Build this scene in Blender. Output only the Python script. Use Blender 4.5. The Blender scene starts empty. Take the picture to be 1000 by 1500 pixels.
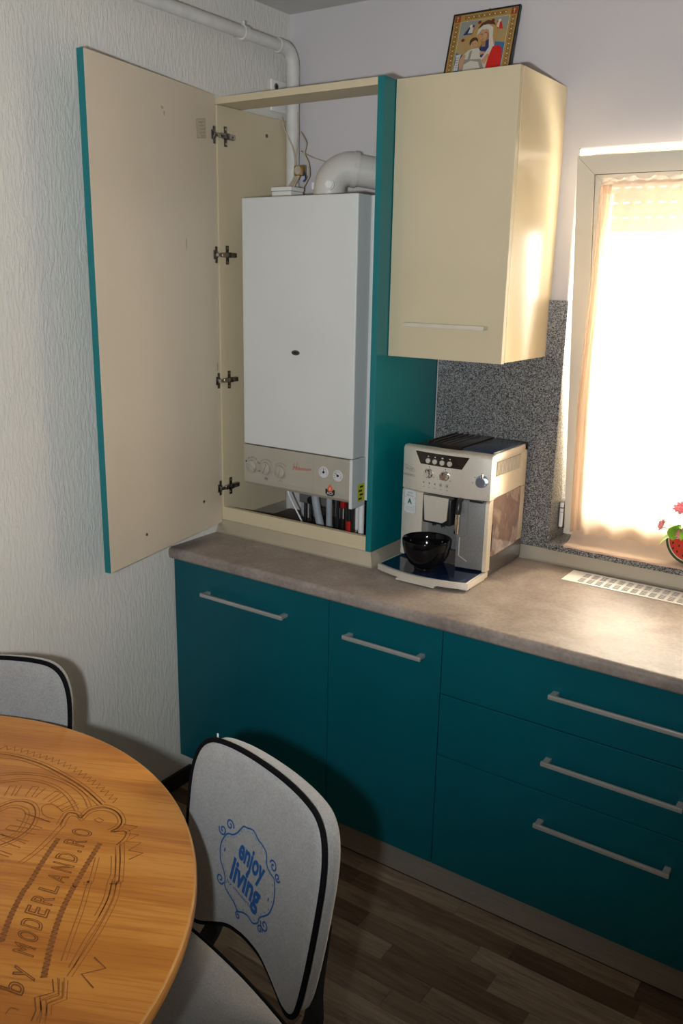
import bpy, bmesh, math, random
from mathutils import Vector, Matrix

# ------------------------------------------------------------------ camera
SC = bpy.context.scene
COL = SC.collection
cam_d = bpy.data.cameras.new('camera'); cam = bpy.data.objects.new('camera', cam_d); COL.objects.link(cam)
CAM_M = Matrix(((0.8222613664138096, -0.1636482740885859, 0.5450738369167262),
                (0.5688106180200858, 0.20525325331008312, -0.7964455931406959),
                (0.01845876840156721, 0.9649302277333082, 0.2618566964498777)))
CAM_P = Vector((2.0358, -2.608, 1.7839))
cam.matrix_world = Matrix.Translation(CAM_P) @ CAM_M.to_4x4()
cam_d.sensor_fit = 'VERTICAL'; cam_d.sensor_height = 24.0; cam_d.lens = 1279.33 / 1500 * 24.0
cam_d.clip_start = 0.02
SC.camera = cam

# ------------------------------------------------------------------ light
SC.view_settings.view_transform = 'Standard'; SC.view_settings.look = 'None'
SC.view_settings.gamma = 1.0; SC.view_settings.use_curve_mapping = False
SC.view_settings.exposure = 0.33
world = bpy.data.worlds.new('world'); SC.world = world; world.use_nodes = True
wn = world.node_tree; wn.nodes.clear()
wo = wn.nodes.new('ShaderNodeOutputWorld'); bg = wn.nodes.new('ShaderNodeBackground')
bg.inputs[0].default_value = (1.0, 0.93, 0.84, 1); bg.inputs[1].default_value = 18.0
wn.links.new(bg.outputs[0], wo.inputs[0])

def lamp(name, kind, loc, energy, color, **kw):
    d = bpy.data.lights.new(name, kind); d.energy = energy; d.color = color
    for k, v in kw.items(): setattr(d, k, v)
    o = bpy.data.objects.new(name, d); COL.objects.link(o); o.location = loc
    return o
def aim(o, target):
    o.rotation_euler = (Vector(target) - Vector(o.location)).to_track_quat('-Z', 'Y').to_euler()
# low warm sun behind the window
sun = lamp('sun', 'SUN', (2.2, 3, 4), 7.0, (1.0, 0.88, 0.70), angle=math.radians(7.0))
aim(sun, Vector(sun.location) + Vector((-0.55, -1.0, -1.25)))
# the photographer's flash, held left of and a little below the lens
flash = lamp('camera_flash', 'SPOT', CAM_P + CAM_M @ Vector((-0.165, -0.04, -0.02)), 112.0, (0.86, 0.93, 1.0),
             shadow_soft_size=0.025, spot_size=math.radians(105), spot_blend=1.0)
aim(flash, (0.30, -0.5, 1.85))

# ------------------------------------------------------------------ materials
def mat(name, color, rough=0.5, metal=0.0, spec=0.5, coat=0.0, emis=None):
    m = bpy.data.materials.new(name); m.use_nodes = True
    b = m.node_tree.nodes['Principled BSDF']
    b.inputs['Base Color'].default_value = (*color, 1); b.inputs['Roughness'].default_value = rough
    b.inputs['Metallic'].default_value = metal; b.inputs['Specular IOR Level'].default_value = spec
    b.inputs['Coat Weight'].default_value = coat; b.inputs['Coat Roughness'].default_value = 0.08
    m.diffuse_color = (*color, 1)
    return m
def N(m, t, **kw):
    n = m.node_tree.nodes.new(t)
    for k, v in kw.items():
        if k in n.inputs: n.inputs[k].default_value = v
        else: setattr(n, k, v)
    return n
def LK(m, a, b): m.node_tree.links.new(a, b)
def BS(m): return m.node_tree.nodes['Principled BSDF']
def coords(m, scale=(1, 1, 1), rot=(0, 0, 0), kind='Object'):
    t = N(m, 'ShaderNodeTexCoord'); p = N(m, 'ShaderNodeMapping')
    p.inputs['Scale'].default_value = scale; p.inputs['Rotation'].default_value = rot
    LK(m, t.outputs[kind], p.inputs['Vector']); return p.outputs[0]
def coords2(m, scale, rot):
    a = coords(m, (1, 1, 1), rot); p = N(m, 'ShaderNodeMapping'); p.inputs['Scale'].default_value = scale
    LK(m, a, p.inputs['Vector']); return p.outputs[0]
def noise(m, vec, scale, detail=3, rough=0.5, dist=0.0):
    n = N(m, 'ShaderNodeTexNoise'); n.inputs['Scale'].default_value = scale; n.inputs['Detail'].default_value = detail
    n.inputs['Roughness'].default_value = rough; n.inputs['Distortion'].default_value = dist
    LK(m, vec, n.inputs['Vector']); return n.outputs['Fac']
def ramp(m, fac, stops, interp='LINEAR'):
    r = N(m, 'ShaderNodeValToRGB'); r.color_ramp.interpolation = interp
    e = r.color_ramp.elements
    while len(e) < len(stops): e.new(0.5)
    for k, (p, c) in enumerate(stops): e[k].position = p; e[k].color = (*c, 1)
    LK(m, fac, r.inputs['Fac']); return r.outputs['Color']
def bump(m, h, strength=0.3, dist=0.002):
    b = N(m, 'ShaderNodeBump'); b.inputs['Strength'].default_value = strength; b.inputs['Distance'].default_value = dist
    LK(m, h, b.inputs['Height']); LK(m, b.outputs[0], BS(m).inputs['Normal'])
def mixc(m, fac, a, b, mode='MIX'):
    x = N(m, 'ShaderNodeMix', data_type='RGBA', blend_type=mode)
    if isinstance(fac, (int, float)): x.inputs[0].default_value = fac
    else: LK(m, fac, x.inputs[0])
    for s, v in ((6, a), (7, b)):
        if isinstance(v, tuple): x.inputs[s].default_value = (*v, 1)
        else: LK(m, v, x.inputs[s])
    return x.outputs[2]
def grained(name, c1, c2, scale=(1, 1, 1), s=40, rough=0.5, b=0.0, bd=0.001, spec=0.5, metal=0, detail=4, lo=0.35, hi=0.65):
    m = mat(name, c1, rough, metal, spec)
    f = noise(m, coords(m, scale), s, detail)
    LK(m, ramp(m, f, [(lo, c1), (hi, c2)]), BS(m).inputs['Base Color'])
    if b: bump(m, f, b, bd)
    return m

M = {}
# wall paper with a vertical raised grain
def wallpaper(name, c1, c2, axis_scale, strength, dist):
    m = mat(name, c1, 0.75, 0, 0.25)
    v = coords(m, axis_scale)
    f = noise(m, v, 70, 5, 0.6, 0.5)
    f2 = noise(m, coords(m, (1, 1, 1)), 1.6, 3)
    LK(m, ramp(m, f2, [(0.3, c1), (0.7, c2)]), BS(m).inputs['Base Color'])
    r = ramp(m, f, [(0.40, (0, 0, 0)), (0.62, (1, 1, 1))])
    bump(m, r, strength, dist); return m
M['wall_left'] = wallpaper('embossed_wallpaper', (0.70, 0.67, 0.60), (0.75, 0.72, 0.65), (1.5, 1.5, 0.40), 0.6, 0.0018)
M['wall_back'] = wallpaper('painted_wallpaper', (0.60, 0.56, 0.56), (0.64, 0.60, 0.60), (1, 1, 0.8), 0.10, 0.001)
M['plaster'] = grained('white_plaster', (0.80, 0.78, 0.74), (0.84, 0.82, 0.78), s=30, rough=0.7, b=0.1)
M['ceiling'] = grained('ceiling_paint', (0.56, 0.54, 0.52), (0.60, 0.58, 0.56), s=8, rough=0.9)
M['room'] = grained('room_paint', (0.62, 0.57, 0.48), (0.66, 0.61, 0.52), s=6, rough=0.9)
# granite
m = mat('granite', (0.2, 0.19, 0.18), 0.35, 0, 0.5)
v = coords(m)
n1 = N(m, 'ShaderNodeTexVoronoi'); n1.inputs['Scale'].default_value = 430; LK(m, v, n1.inputs['Vector'])
sep = N(m, 'ShaderNodeSeparateColor'); LK(m, n1.outputs['Color'], sep.inputs[0])
c = ramp(m, sep.outputs[0], [(0.0, (0.02, 0.02, 0.022)), (0.20, (0.07, 0.07, 0.072)), (0.38, (0.19, 0.185, 0.18)), (0.62, (0.29, 0.28, 0.265)), (0.88, (0.42, 0.41, 0.38))], 'CONSTANT')
LK(m, c, BS(m).inputs['Base Color']); M['granite'] = m
# teal board
def teal(name, rough, coat, c1=(0.0, 0.080, 0.104), c2=(0.0, 0.092, 0.116)):
    m = mat(name, c1, rough, 0, 0.30, coat)
    f = noise(m, coords(m), 3.0, 2)
    LK(m, ramp(m, f, [(0.3, c1), (0.7, c2)]), BS(m).inputs['Base Color'])
    bump(m, noise(m, coords(m), 90, 2), 0.04, 0.001)
    return m
M['teal'] = teal('teal_satin', 0.38, 0.0)
M['teal_gloss_lit'] = teal('teal_gloss_lit', 0.30, 0.35, (0.0, 0.150, 0.165), (0.0, 0.165, 0.180))  # lighter than the satin: window light on the tall panel put into the colour
M['cream'] = grained('cream_board', (0.62, 0.52, 0.34), (0.65, 0.55, 0.37), s=4, rough=0.42)
M['cream_pale'] = grained('cream_melamine', (0.66, 0.56, 0.42), (0.69, 0.59, 0.45), s=3, rough=0.40)
M['cream_gloss'] = grained('cream_gloss', (0.70, 0.57, 0.34), (0.73, 0.60, 0.37), s=4, rough=0.26)
M['trim'] = grained('cream_trim', (0.52, 0.46, 0.35), (0.55, 0.49, 0.38), s=6, rough=0.36, metal=0.5)
M['counter'] = None
m = mat('worktop_laminate', (0.3, 0.24, 0.2), 0.42, 0, 0.40)
v = coords(m)
f1 = noise(m, v, 7, 6, 0.62, 0.4); f2 = noise(m, v, 90, 3, 0.6)
a = ramp(m, f1, [(0.32, (0.22, 0.175, 0.150)), (0.5, (0.30, 0.245, 0.210)), (0.7, (0.38, 0.315, 0.270))])
b_ = ramp(m, f2, [(0.35, (0.80, 0.80, 0.80)), (0.6, (1, 1, 1))])
LK(m, mixc(m, 1.0, a, b_, 'MULTIPLY'), BS(m).inputs['Base Color'])
bump(m, f2, 0.12, 0.001); M['counter'] = m
M['steel'] = grained('brushed_steel', (0.46, 0.45, 0.42), (0.54, 0.53, 0.50), (1, 60, 60), 8, 0.36, metal=0.5)
M['handle_cream'] = grained('cream_handle', (0.60, 0.54, 0.41), (0.64, 0.58, 0.45), s=20, rough=0.3)
M['plinth'] = grained('brushed_plinth', (0.30, 0.27, 0.23), (0.36, 0.33, 0.28), (1, 1, 50), 8, 0.42, metal=0.35)
M['nickel'] = mat('nickel', (0.50, 0.46, 0.40), 0.22, 1.0)
M['nickel_dark'] = mat('dark_nickel', (0.20, 0.18, 0.16), 0.28, 1.0)
M['chrome'] = mat('chrome', (0.78, 0.77, 0.75), 0.10, 1.0)
M['black'] = grained('black_plastic', (0.010, 0.010, 0.011), (0.016, 0.016, 0.017), s=60, rough=0.35)
M['black_matt'] = grained('black_paint', (0.008, 0.008, 0.009), (0.014, 0.014, 0.015), s=60, rough=0.6)
M['piping'] = grained('black_piping', (0.003, 0.003, 0.004), (0.006, 0.006, 0.007), s=200, rough=0.8, spec=0.08)
M['ceramic'] = mat('black_glaze', (0.003, 0.003, 0.004), 0.09, 0, 0.22, 0.0)
M['enamel'] = grained('white_enamel', (0.66, 0.665, 0.64), (0.69, 0.695, 0.67), s=3, rough=0.34)
M['boiler_panel'] = grained('grey_beige_plastic', (0.40, 0.365, 0.295), (0.43, 0.39, 0.32), s=5, rough=0.42)
M['white'] = grained('white_plastic', (0.80, 0.78, 0.74), (0.84, 0.82, 0.78), s=10, rough=0.4)
M['pipe'] = grained('painted_pipe', (0.62, 0.60, 0.56), (0.70, 0.68, 0.64), s=25, rough=0.45, b=0.1)
M['flue'] = grained('flue_enamel', (0.62, 0.58, 0.52), (0.68, 0.64, 0.58), s=6, rough=0.35)
M['grey_hose'] = grained('grey_hose', (0.34, 0.36, 0.38), (0.40, 0.42, 0.44), s=20, rough=0.5)
M['cable'] = grained('beige_cable', (0.46, 0.38, 0.28), (0.54, 0.46, 0.35), s=60, rough=0.5)
M['brown_board'] = grained('dark_brown_board', (0.045, 0.028, 0.020), (0.075, 0.045, 0.030), s=25, rough=0.6)
M['red'] = mat('red_plastic', (0.45, 0.012, 0.010), 0.4)
M['blue'] = mat('blue_plastic', (0.010, 0.030, 0.16), 0.4)
M['brass'] = mat('brass', (0.45, 0.30, 0.12), 0.35, 0.9)
M['yellow'] = mat('yellow_sticker', (0.62, 0.60, 0.02), 0.5)
M['ink'] = mat('dark_ink', (0.012, 0.012, 0.012), 0.6)
M['ink_grey'] = mat('grey_ink', (0.16, 0.15, 0.13), 0.6)
M['ink_soft'] = mat('soft_grey_ink', (0.30, 0.28, 0.23), 0.6)
M['ink_red'] = mat('red_ink', (0.50, 0.05, 0.02), 0.6)
M['ink_orange'] = mat('orange_red_ink', (0.75, 0.12, 0.03), 0.6)
M['ink_green'] = mat('green_ink', (0.0, 0.13, 0.05), 0.6)
M['ink_brown'] = mat('brown_ink', (0.28, 0.17, 0.08), 0.6)
M['stain'] = grained('old_glue_stain', (0.44, 0.33, 0.19), (0.52, 0.42, 0.27), s=90, rough=0.6)
M['paper'] = grained('sticker_paper', (0.60, 0.62, 0.62), (0.66, 0.68, 0.68), s=30, rough=0.6)
M['paper_beige'] = grained('beige_paper', (0.52, 0.44, 0.31), (0.58, 0.50, 0.36), s=60, rough=0.7)
M['dial'] = mat('dial_face', (0.62, 0.60, 0.60), 0.4)
# coffee machine
M['silver'] = grained('silver_plastic', (0.66, 0.60, 0.51), (0.70, 0.64, 0.55), (1, 1, 1), 200, 0.30, metal=0.35)
M['silver_warm'] = grained('warm_silver_plastic', (0.66, 0.56, 0.42), (0.70, 0.60, 0.46), s=200, rough=0.28, metal=0.25)
M['silver_dark'] = grained('dark_silver_plastic', (0.24, 0.24, 0.235), (0.28, 0.28, 0.275), s=200, rough=0.3, metal=0.5)
M['coffee_brown'] = grained('dark_brown_plastic', (0.060, 0.048, 0.045), (0.080, 0.064, 0.058), s=120, rough=0.32)
M['coffee_top'] = grained('black_brown_lid', (0.016, 0.012, 0.010), (0.028, 0.020, 0.016), s=50, rough=0.22)
M['lid_blue'] = grained('smoky_blue_lid', (0.012, 0.020, 0.045), (0.020, 0.035, 0.075), s=120, rough=0.25, b=0.2)
M['tray_blue'] = mat('blue_tray', (0.006, 0.014, 0.050), 0.10, 0, 0.6, 0.5)
M['knob_reflection'] = mat('chrome_blue_reflection', (0.30, 0.42, 0.62), 0.15, 0.8)  # chrome knob, its blue reflection put into the base colour
m = mat('smoky_tank', (0.28, 0.17, 0.13), 0.10, 0, 0.5, 0.5)
f = noise(m, coords(m, (1, 1, 0.6)), 9, 4, 0.6, 1.2)
LK(m, ramp(m, f, [(0.3, (0.30, 0.20, 0.155)), (0.48, (0.20, 0.125, 0.095)), (0.56, (0.40, 0.29, 0.24)), (0.7, (0.17, 0.10, 0.075))]), BS(m).inputs['Base Color'])
M['tank'] = m
# fabric
def felt(name, c1, c2):
    m = mat(name, c1, 0.95, 0, 0.15)
    v = coords(m)
    f = noise(m, v, 260, 3, 0.7); g = noise(m, coords(m, (1, 1, 1)), 22, 4, 0.7)
    a = ramp(m, f, [(0.3, c1), (0.7, c2)]); b = ramp(m, g, [(0.3, (0.90, 0.90, 0.90)), (0.7, (1, 1, 1))])
    LK(m, mixc(m, 1.0, a, b, 'MULTIPLY'), BS(m).inputs['Base Color']); bump(m, f, 0.35, 0.001)
    BS(m).inputs['Sheen Weight'].default_value = 0.25
    return m
M['felt'] = felt('grey_felt', (0.29, 0.285, 0.275), (0.40, 0.395, 0.385))
M['thread'] = grained('blue_thread', (0.012, 0.085, 0.26), (0.020, 0.110, 0.33), s=400, rough=0.6)
M['thread_pale'] = grained('pale_blue_thread', (0.04, 0.16, 0.34), (0.06, 0.20, 0.40), s=400, rough=0.6)
# oak top : grain runs along its own X
m = mat('oak_veneer', (0.5, 0.24, 0.06), 0.33, 0, 0.45, 0.15)
ROT = (0, 0, -math.radians(26))
v = coords2(m, (1.0, 9.0, 1.0), ROT)
f1 = noise(m, v, 2.2, 6, 0.55, 1.1)
v2 = coords2(m, (2.2, 70.0, 1.0), ROT)
f2 = noise(m, v2, 3.0, 3, 0.6)
sepx = N(m, 'ShaderNodeSeparateXYZ'); LK(m, coords(m, (1, 1, 1), ROT), sepx.inputs[0])
wv = N(m, 'ShaderNodeMath', operation='MULTIPLY'); LK(m, sepx.outputs[1], wv.inputs[0]); wv.inputs[1].default_value = 46.0
ad = N(m, 'ShaderNodeMath', operation='MULTIPLY_ADD'); LK(m, f1, ad.inputs[0]); ad.inputs[1].default_value = 9.0; LK(m, wv.outputs[0], ad.inputs[2])
sn = N(m, 'ShaderNodeMath', operation='SINE'); LK(m, ad.outputs[0], sn.inputs[0])
mr = N(m, 'ShaderNodeMapRange'); LK(m, sn.outputs[0], mr.inputs['Value']); mr.inputs['From Min'].default_value = -1
a = ramp(m, mr.outputs[0], [(0.0, (0.52, 0.185, 0.022)), (0.45, (0.60, 0.230, 0.030)), (1.0, (0.66, 0.275, 0.045))])
b_ = ramp(m, f2, [(0.36, (0.80, 0.68, 0.55)), (0.52, (1, 1, 1))])
LK(m, mixc(m, 0.85, a, b_, 'MULTIPLY'), BS(m).inputs['Base Color']); M['oak'] = m
M['oak_edge'] = grained('oak_edge', (0.56, 0.26, 0.06), (0.64, 0.32, 0.09), (2, 2, 80), 6, 0.35)
M['burn'] = grained('burnt_engraving', (0.20, 0.055, 0.008), (0.27, 0.080, 0.012), s=120, rough=0.6)
M['burn_light'] = grained('light_engraving', (0.32, 0.105, 0.014), (0.38, 0.135, 0.020), s=120, rough=0.6)
# floor planks : colour by object
m = mat('floor_laminate', (0.1, 0.07, 0.045), 0.42, 0, 0.35)
oi = N(m, 'ShaderNodeObjectInfo')
base = ramp(m, oi.outputs['Random'], [(0.0, (0.110, 0.070, 0.042)), (0.3, (0.175, 0.120, 0.076)), (0.65, (0.240, 0.175, 0.118)), (1.0, (0.320, 0.245, 0.170))])
off = N(m, 'ShaderNodeVectorMath', operation='ADD'); LK(m, coords(m, (1.5, 16, 1)), off.inputs[0])
cmb = N(m, 'ShaderNodeCombineXYZ'); mu = N(m, 'ShaderNodeMath', operation='MULTIPLY'); mu.inputs[1].default_value = 70
LK(m, oi.outputs['Random'], mu.inputs[0]); LK(m, mu.outputs[0], cmb.inputs[0]); LK(m, mu.outputs[0], cmb.inputs[1]); LK(m, cmb.outputs[0], off.inputs[1])
f = noise(m, off.outputs[0], 3.5, 6, 0.65, 1.0)
LK(m, mixc(m, 1.0, base, ramp(m, f, [(0.32, (0.55, 0.52, 0.50)), (0.62, (1.08, 1.06, 1.04))]), 'MULTIPLY'), BS(m).inputs['Base Color'])
bump(m, f, 0.15, 0.001); M['plank'] = m
M['subfloor'] = mat('dark_joint', (0.020, 0.014, 0.010), 0.8)
# window
M['pvc'] = grained('window_pvc', (0.74, 0.67, 0.54), (0.77, 0.70, 0.57), s=5, rough=0.38)
def thin_glass(name):
    m = bpy.data.materials.new(name); m.use_nodes = True; nt = m.node_tree; nt.nodes.clear()
    o = nt.nodes.new('ShaderNodeOutputMaterial'); t = nt.nodes.new('ShaderNodeBsdfTransparent'); g = nt.nodes.new('ShaderNodeBsdfGlossy')
    x = nt.nodes.new('ShaderNodeMixShader'); fr = nt.nodes.new('ShaderNodeFresnel'); fr.inputs[0].default_value = 1.35
    t.inputs[0].default_value = (0.95, 0.97, 0.96, 1); g.inputs['Roughness'].default_value = 0.02
    nt.links.new(fr.outputs[0], x.inputs[0]); nt.links.new(t.outputs[0], x.inputs[1]); nt.links.new(g.outputs[0], x.inputs[2]); nt.links.new(x.outputs[0], o.inputs[0])
    return m
M['glass'] = thin_glass('window_glass')
def sheer(name, trans, col, tcol):
    m = bpy.data.materials.new(name); m.use_nodes = True; nt = m.node_tree; nt.nodes.clear()
    o = nt.nodes.new('ShaderNodeOutputMaterial'); t = nt.nodes.new('ShaderNodeBsdfTransparent')
    d = nt.nodes.new('ShaderNodeBsdfDiffuse'); l = nt.nodes.new('ShaderNodeBsdfTranslucent')
    x1 = nt.nodes.new('ShaderNodeMixShader'); x2 = nt.nodes.new('ShaderNodeMixShader')
    tc = nt.nodes.new('ShaderNodeTexCoord'); nz = nt.nodes.new('ShaderNodeTexNoise'); mp = nt.nodes.new('ShaderNodeMapping')
    mp.inputs['Scale'].default_value = (1, 1, 0.15); nz.inputs['Scale'].default_value = 14
    mr = nt.nodes.new('ShaderNodeMapRange'); mr.inputs['To Min'].default_value = trans - 0.08; mr.inputs['To Max'].default_value = trans + 0.08
    nt.links.new(tc.outputs['Object'], mp.inputs[0]); nt.links.new(mp.outputs[0], nz.inputs['Vector']); nt.links.new(nz.outputs['Fac'], mr.inputs['Value'])
    t.inputs[0].default_value = (*tcol, 1); d.inputs[0].default_value = (*col, 1); l.inputs[0].default_value = (*col, 1)
    x1.inputs[0].default_value = 0.5
    nt.links.new(d.outputs[0], x1.inputs[1]); nt.links.new(l.outputs[0], x1.inputs[2])
    nt.links.new(mr.outputs[0], x2.inputs[0]); nt.links.new(x1.outputs[0], x2.inputs[1]); nt.links.new(t.outputs[0], x2.inputs[2])
    nt.links.new(x2.outputs[0], o.inputs[0]); return m
M['sheer'] = sheer('peach_voile', 0.42, (0.86, 0.70, 0.56), (1.0, 0.93, 0.84))
M['sheer_hem'] = sheer('peach_voile_doubled', 0.20, (0.94, 0.77, 0.64), (1.0, 0.88, 0.76))
M['shutter'] = sheer('shutter_slat', 0.09, (0.16, 0.13, 0.08), (0.9, 0.75, 0.5))
# plant
M['leaf'] = grained('leaf_green', (0.20, 0.48, 0.03), (0.38, 0.68, 0.08), s=40, rough=0.45)
M['petal'] = grained('pink_petal', (0.82, 0.16, 0.22), (0.92, 0.45, 0.46), s=60, rough=0.6)
M['melon_red'] = grained('melon_red', (0.60, 0.030, 0.012), (0.68, 0.05, 0.02), s=30, rough=0.3)
M['melon_rind'] = grained('melon_rind', (0.015, 0.045, 0.015), (0.030, 0.080, 0.025), s=30, rough=0.3)
M['melon_white'] = mat('melon_white', (0.65, 0.62, 0.50), 0.35)
M['soil'] = grained('soil', (0.02, 0.012, 0.008), (0.05, 0.03, 0.02), s=80, rough=0.9)

# ------------------------------------------------------------------ mesh helpers
class MB:
    """collects geometry for ONE mesh"""
    def __init__(s): s.v = []; s.f = []; s.m = []; s.mats = []
    def mi(s, m):
        m = M[m] if isinstance(m, str) else m
        if m not in s.mats: s.mats.append(m)
        return s.mats.index(m)
    def add(s, vs, fs, m, T=None):
        k = len(s.v); i = s.mi(m)
        s.v += [tuple(T @ Vector(q)) if T else tuple(q) for q in vs]
        s.f += [tuple(k + j for j in f) for f in fs]; s.m += [i] * len(fs); return s
    def bm(s, b, m, T=None):
        b.verts.index_update()
        s.add([v.co.copy() for v in b.verts], [[v.index for v in f.verts] for f in b.faces], m, T); b.free(); return s
    def box(s, lo, hi, m, bev=0.0, seg=2, T=None):
        b = bmesh.new(); r = bmesh.ops.create_cube(b, size=1.0)
        c = [(lo[i] + hi[i]) / 2 for i in range(3)]; d = [abs(hi[i] - lo[i]) for i in range(3)]
        for v in b.verts: v.co = Vector((c[0] + v.co.x * d[0], c[1] + v.co.y * d[1], c[2] + v.co.z * d[2]))
        if bev: bmesh.ops.bevel(b, geom=b.edges[:], offset=min(bev, min(d) * 0.48), segments=seg, affect='EDGES', profile=0.5)
        return s.bm(b, m, T)
    def lathe(s, prof, m, n=24, T=None, close=False):
        vs = []; fs = []
        for r, z in prof:
            for k in range(n):
                a = 2 * math.pi * k / n; vs.append((r * math.cos(a), r * math.sin(a), z))
        P = len(prof)
        for i in range(P - 1 if not close else P):
            j = (i + 1) % P
            for k in range(n):
                l = (k + 1) % n; fs.append((i * n + k, i * n + l, j * n + l, j * n + k))
        if not close:
            if prof[0][0] > 1e-6: fs.append(tuple(reversed(range(n))))
            if prof[-1][0] > 1e-6: fs.append(tuple((P - 1) * n + k for k in range(n)))
        return s.add(vs, fs, m, T)
    def cyl(s, a, b, r, m, n=16, r2=None):
        a = Vector(a); b = Vector(b); d = b - a
        T = Matrix.Translation(a) @ d.to_track_quat('Z', 'Y').to_matrix().to_4x4()
        return s.lathe([(r, 0), (r if r2 is None else r2, d.length)], m, n, T)
    def tube(s, pts, r, m, n=10, closed=False):
        pts = [Vector(p) for p in pts]; P = len(pts); vs = []; fs = []
        up = None
        for i, p in enumerate(pts):
            if closed: t = pts[(i + 1) % P] - pts[i - 1]
            else: t = pts[min(i + 1, P - 1)] - pts[max(i - 1, 0)]
            t.normalize()
            if up is None: up = t.orthogonal().normalized()
            up = (up - t * up.dot(t)); up = up.normalized() if up.length > 1e-6 else t.orthogonal().normalized()
            w = t.cross(up); rr = r[i] if isinstance(r, (list, tuple)) else r
            for k in range(n):
                a = 2 * math.pi * k / n; vs.append(p + up * math.cos(a) * rr + w * math.sin(a) * rr)
        for i in range(P if closed else P - 1):
            j = (i + 1) % P
            for k in range(n):
                l = (k + 1) % n; fs.append((i * n + k, i * n + l, j * n + l, j * n + k))
        if not closed: fs.append(tuple(reversed(range(n)))); fs.append(tuple((P - 1) * n + k for k in range(n)))
        return s.add(vs, fs, m)
    def prism(s, poly, z0, z1, m, T=None):
        """poly in XY, extruded along Z"""
        n = len(poly); vs = [(x, y, z0) for x, y in poly] + [(x, y, z1) for x, y in poly]
        fs = [tuple(reversed(range(n))), tuple(range(n, 2 * n))] + [(i, (i + 1) % n, n + (i + 1) % n, n + i) for i in range(n)]
        return s.add(vs, fs, m, T)
    def build(s, name, parent=None, smooth=None, kind=None, loc=None, label=None):
        me = bpy.data.meshes.new(name); me.from_pydata([tuple(q) for q in s.v], [], s.f)
        for mt in s.mats: me.materials.append(mt)
        me.polygons.foreach_set('material_index', s.m)
        b = bmesh.new(); b.from_mesh(me); bmesh.ops.recalc_face_normals(b, faces=b.faces); b.to_mesh(me); b.free()
        if smooth is not None:
            me.polygons.foreach_set('use_smooth', [True] * len(me.polygons))
            me.set_sharp_from_angle(angle=math.radians(smooth))
        me.update()
        o = bpy.data.objects.new(name, me); COL.objects.link(o)
        if loc: o.location = loc
        if parent: o.parent = parent
        if kind: o['kind'] = kind
        if label: o['label'] = label
        return o
def thing(name, label, cat, loc=(0, 0, 0), rz=0.0, group=None):
    o = bpy.data.objects.new(name, None); COL.objects.link(o); o.empty_display_size = 0.05
    o.location = loc; o.rotation_euler = (0, 0, rz); o['label'] = label; o['category'] = cat
    if group: o['group'] = group
    return o
def tag(o, label, cat, group=None):
    o['label'] = label; o['category'] = cat
    if group: o['group'] = group
    return o
def copy_tree(o, parent=None):
    kids = [c for c in COL.objects if c.parent == o]
    c = o.copy(); COL.objects.link(c); c.parent = parent
    for k in kids: copy_tree(k, c)
    return c
def spline(P, n=8, closed=False):
    P = [Vector(q) for q in P]; out = []; L = len(P)
    for i in range(L if closed else L - 1):
        if closed: a, b, d, e = P[i - 1], P[i], P[(i + 1) % L], P[(i + 2) % L]
        else: a, b, d, e = P[max(i - 1, 0)], P[i], P[i + 1], P[min(i + 2, L - 1)]
        for k in range(n):
            t = k / n; out.append(0.5 * ((2 * b) + (d - a) * t + (2 * a - 5 * b + 4 * d - e) * t * t + (3 * b - a - 3 * d + e) * t ** 3))
    return out if closed else out + [P[-1]]
_tc = {}
def text_geo(s, bold=0.0, outline=0.0, shear=0.0, width=1.0):
    """glyph mesh, cap height about 0.7, origin at the left of the baseline"""
    key = (s, bold, outline, shear, width)
    if key in _tc: return _tc[key]
    cu = bpy.data.curves.new('glyphs', 'FONT'); cu.body = s; cu.size = 1.0; cu.shear = shear
    cu.resolution_u = 3
    if outline: cu.fill_mode = 'NONE'; cu.bevel_depth = outline; cu.bevel_resolution = 0
    else: cu.offset = bold
    ob = bpy.data.objects.new('glyphs', cu); COL.objects.link(ob)
    dg = bpy.context.evaluated_depsgraph_get(); me = bpy.data.meshes.new_from_object(ob.evaluated_get(dg))
    vs = [Vector((v.co.x * width, v.co.y, v.co.z)) for v in me.vertices]; fs = [tuple(p.vertices) for p in me.polygons]
    bpy.data.objects.remove(ob); bpy.data.curves.remove(cu); bpy.data.meshes.remove(me)
    _tc[key] = (vs, fs); return vs, fs
def text_on(mb, s, T, height, m, center=True, **kw):
    """T maps glyph plane (x right, y up, z out) to place; height = capital height"""
    vs, fs = text_geo(s, **kw); k = height / 0.69
    w = max(v.x for v in vs) if vs else 0
    vs = [Vector(((v.x - (w / 2 if center else 0)) * k, v.y * k, v.z * k)) for v in vs]
    mb.add(vs, fs, m, T)
def front_T(x, y, z, lean=0.0):
    """text plane facing -Y, x right, up = Z"""
    return Matrix.Translation((x, y, z)) @ Matrix.Rotation(math.pi / 2 + lean, 4, 'X')
def ribbon(mb, pts, w, m, P, off=0.0):
    """flat line in a plane; P(x,y,h)->3D; pts are 2D"""
    pts = [Vector((q[0], q[1])) for q in pts]; vs = []; fs = []
    for i, p in enumerate(pts):
        t = pts[min(i + 1, len(pts) - 1)] - pts[max(i - 1, 0)]
        if t.length < 1e-9: t = Vector((1, 0))
        t.normalize(); nrm = Vector((-t.y, t.x)) * w / 2
        vs += [P(p.x + nrm.x, p.y + nrm.y, off), P(p.x - nrm.x, p.y - nrm.y, off)]
    for i in range(len(pts) - 1): fs.append((2 * i, 2 * i + 1, 2 * i + 3, 2 * i + 2))
    mb.add(vs, fs, m)
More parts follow.
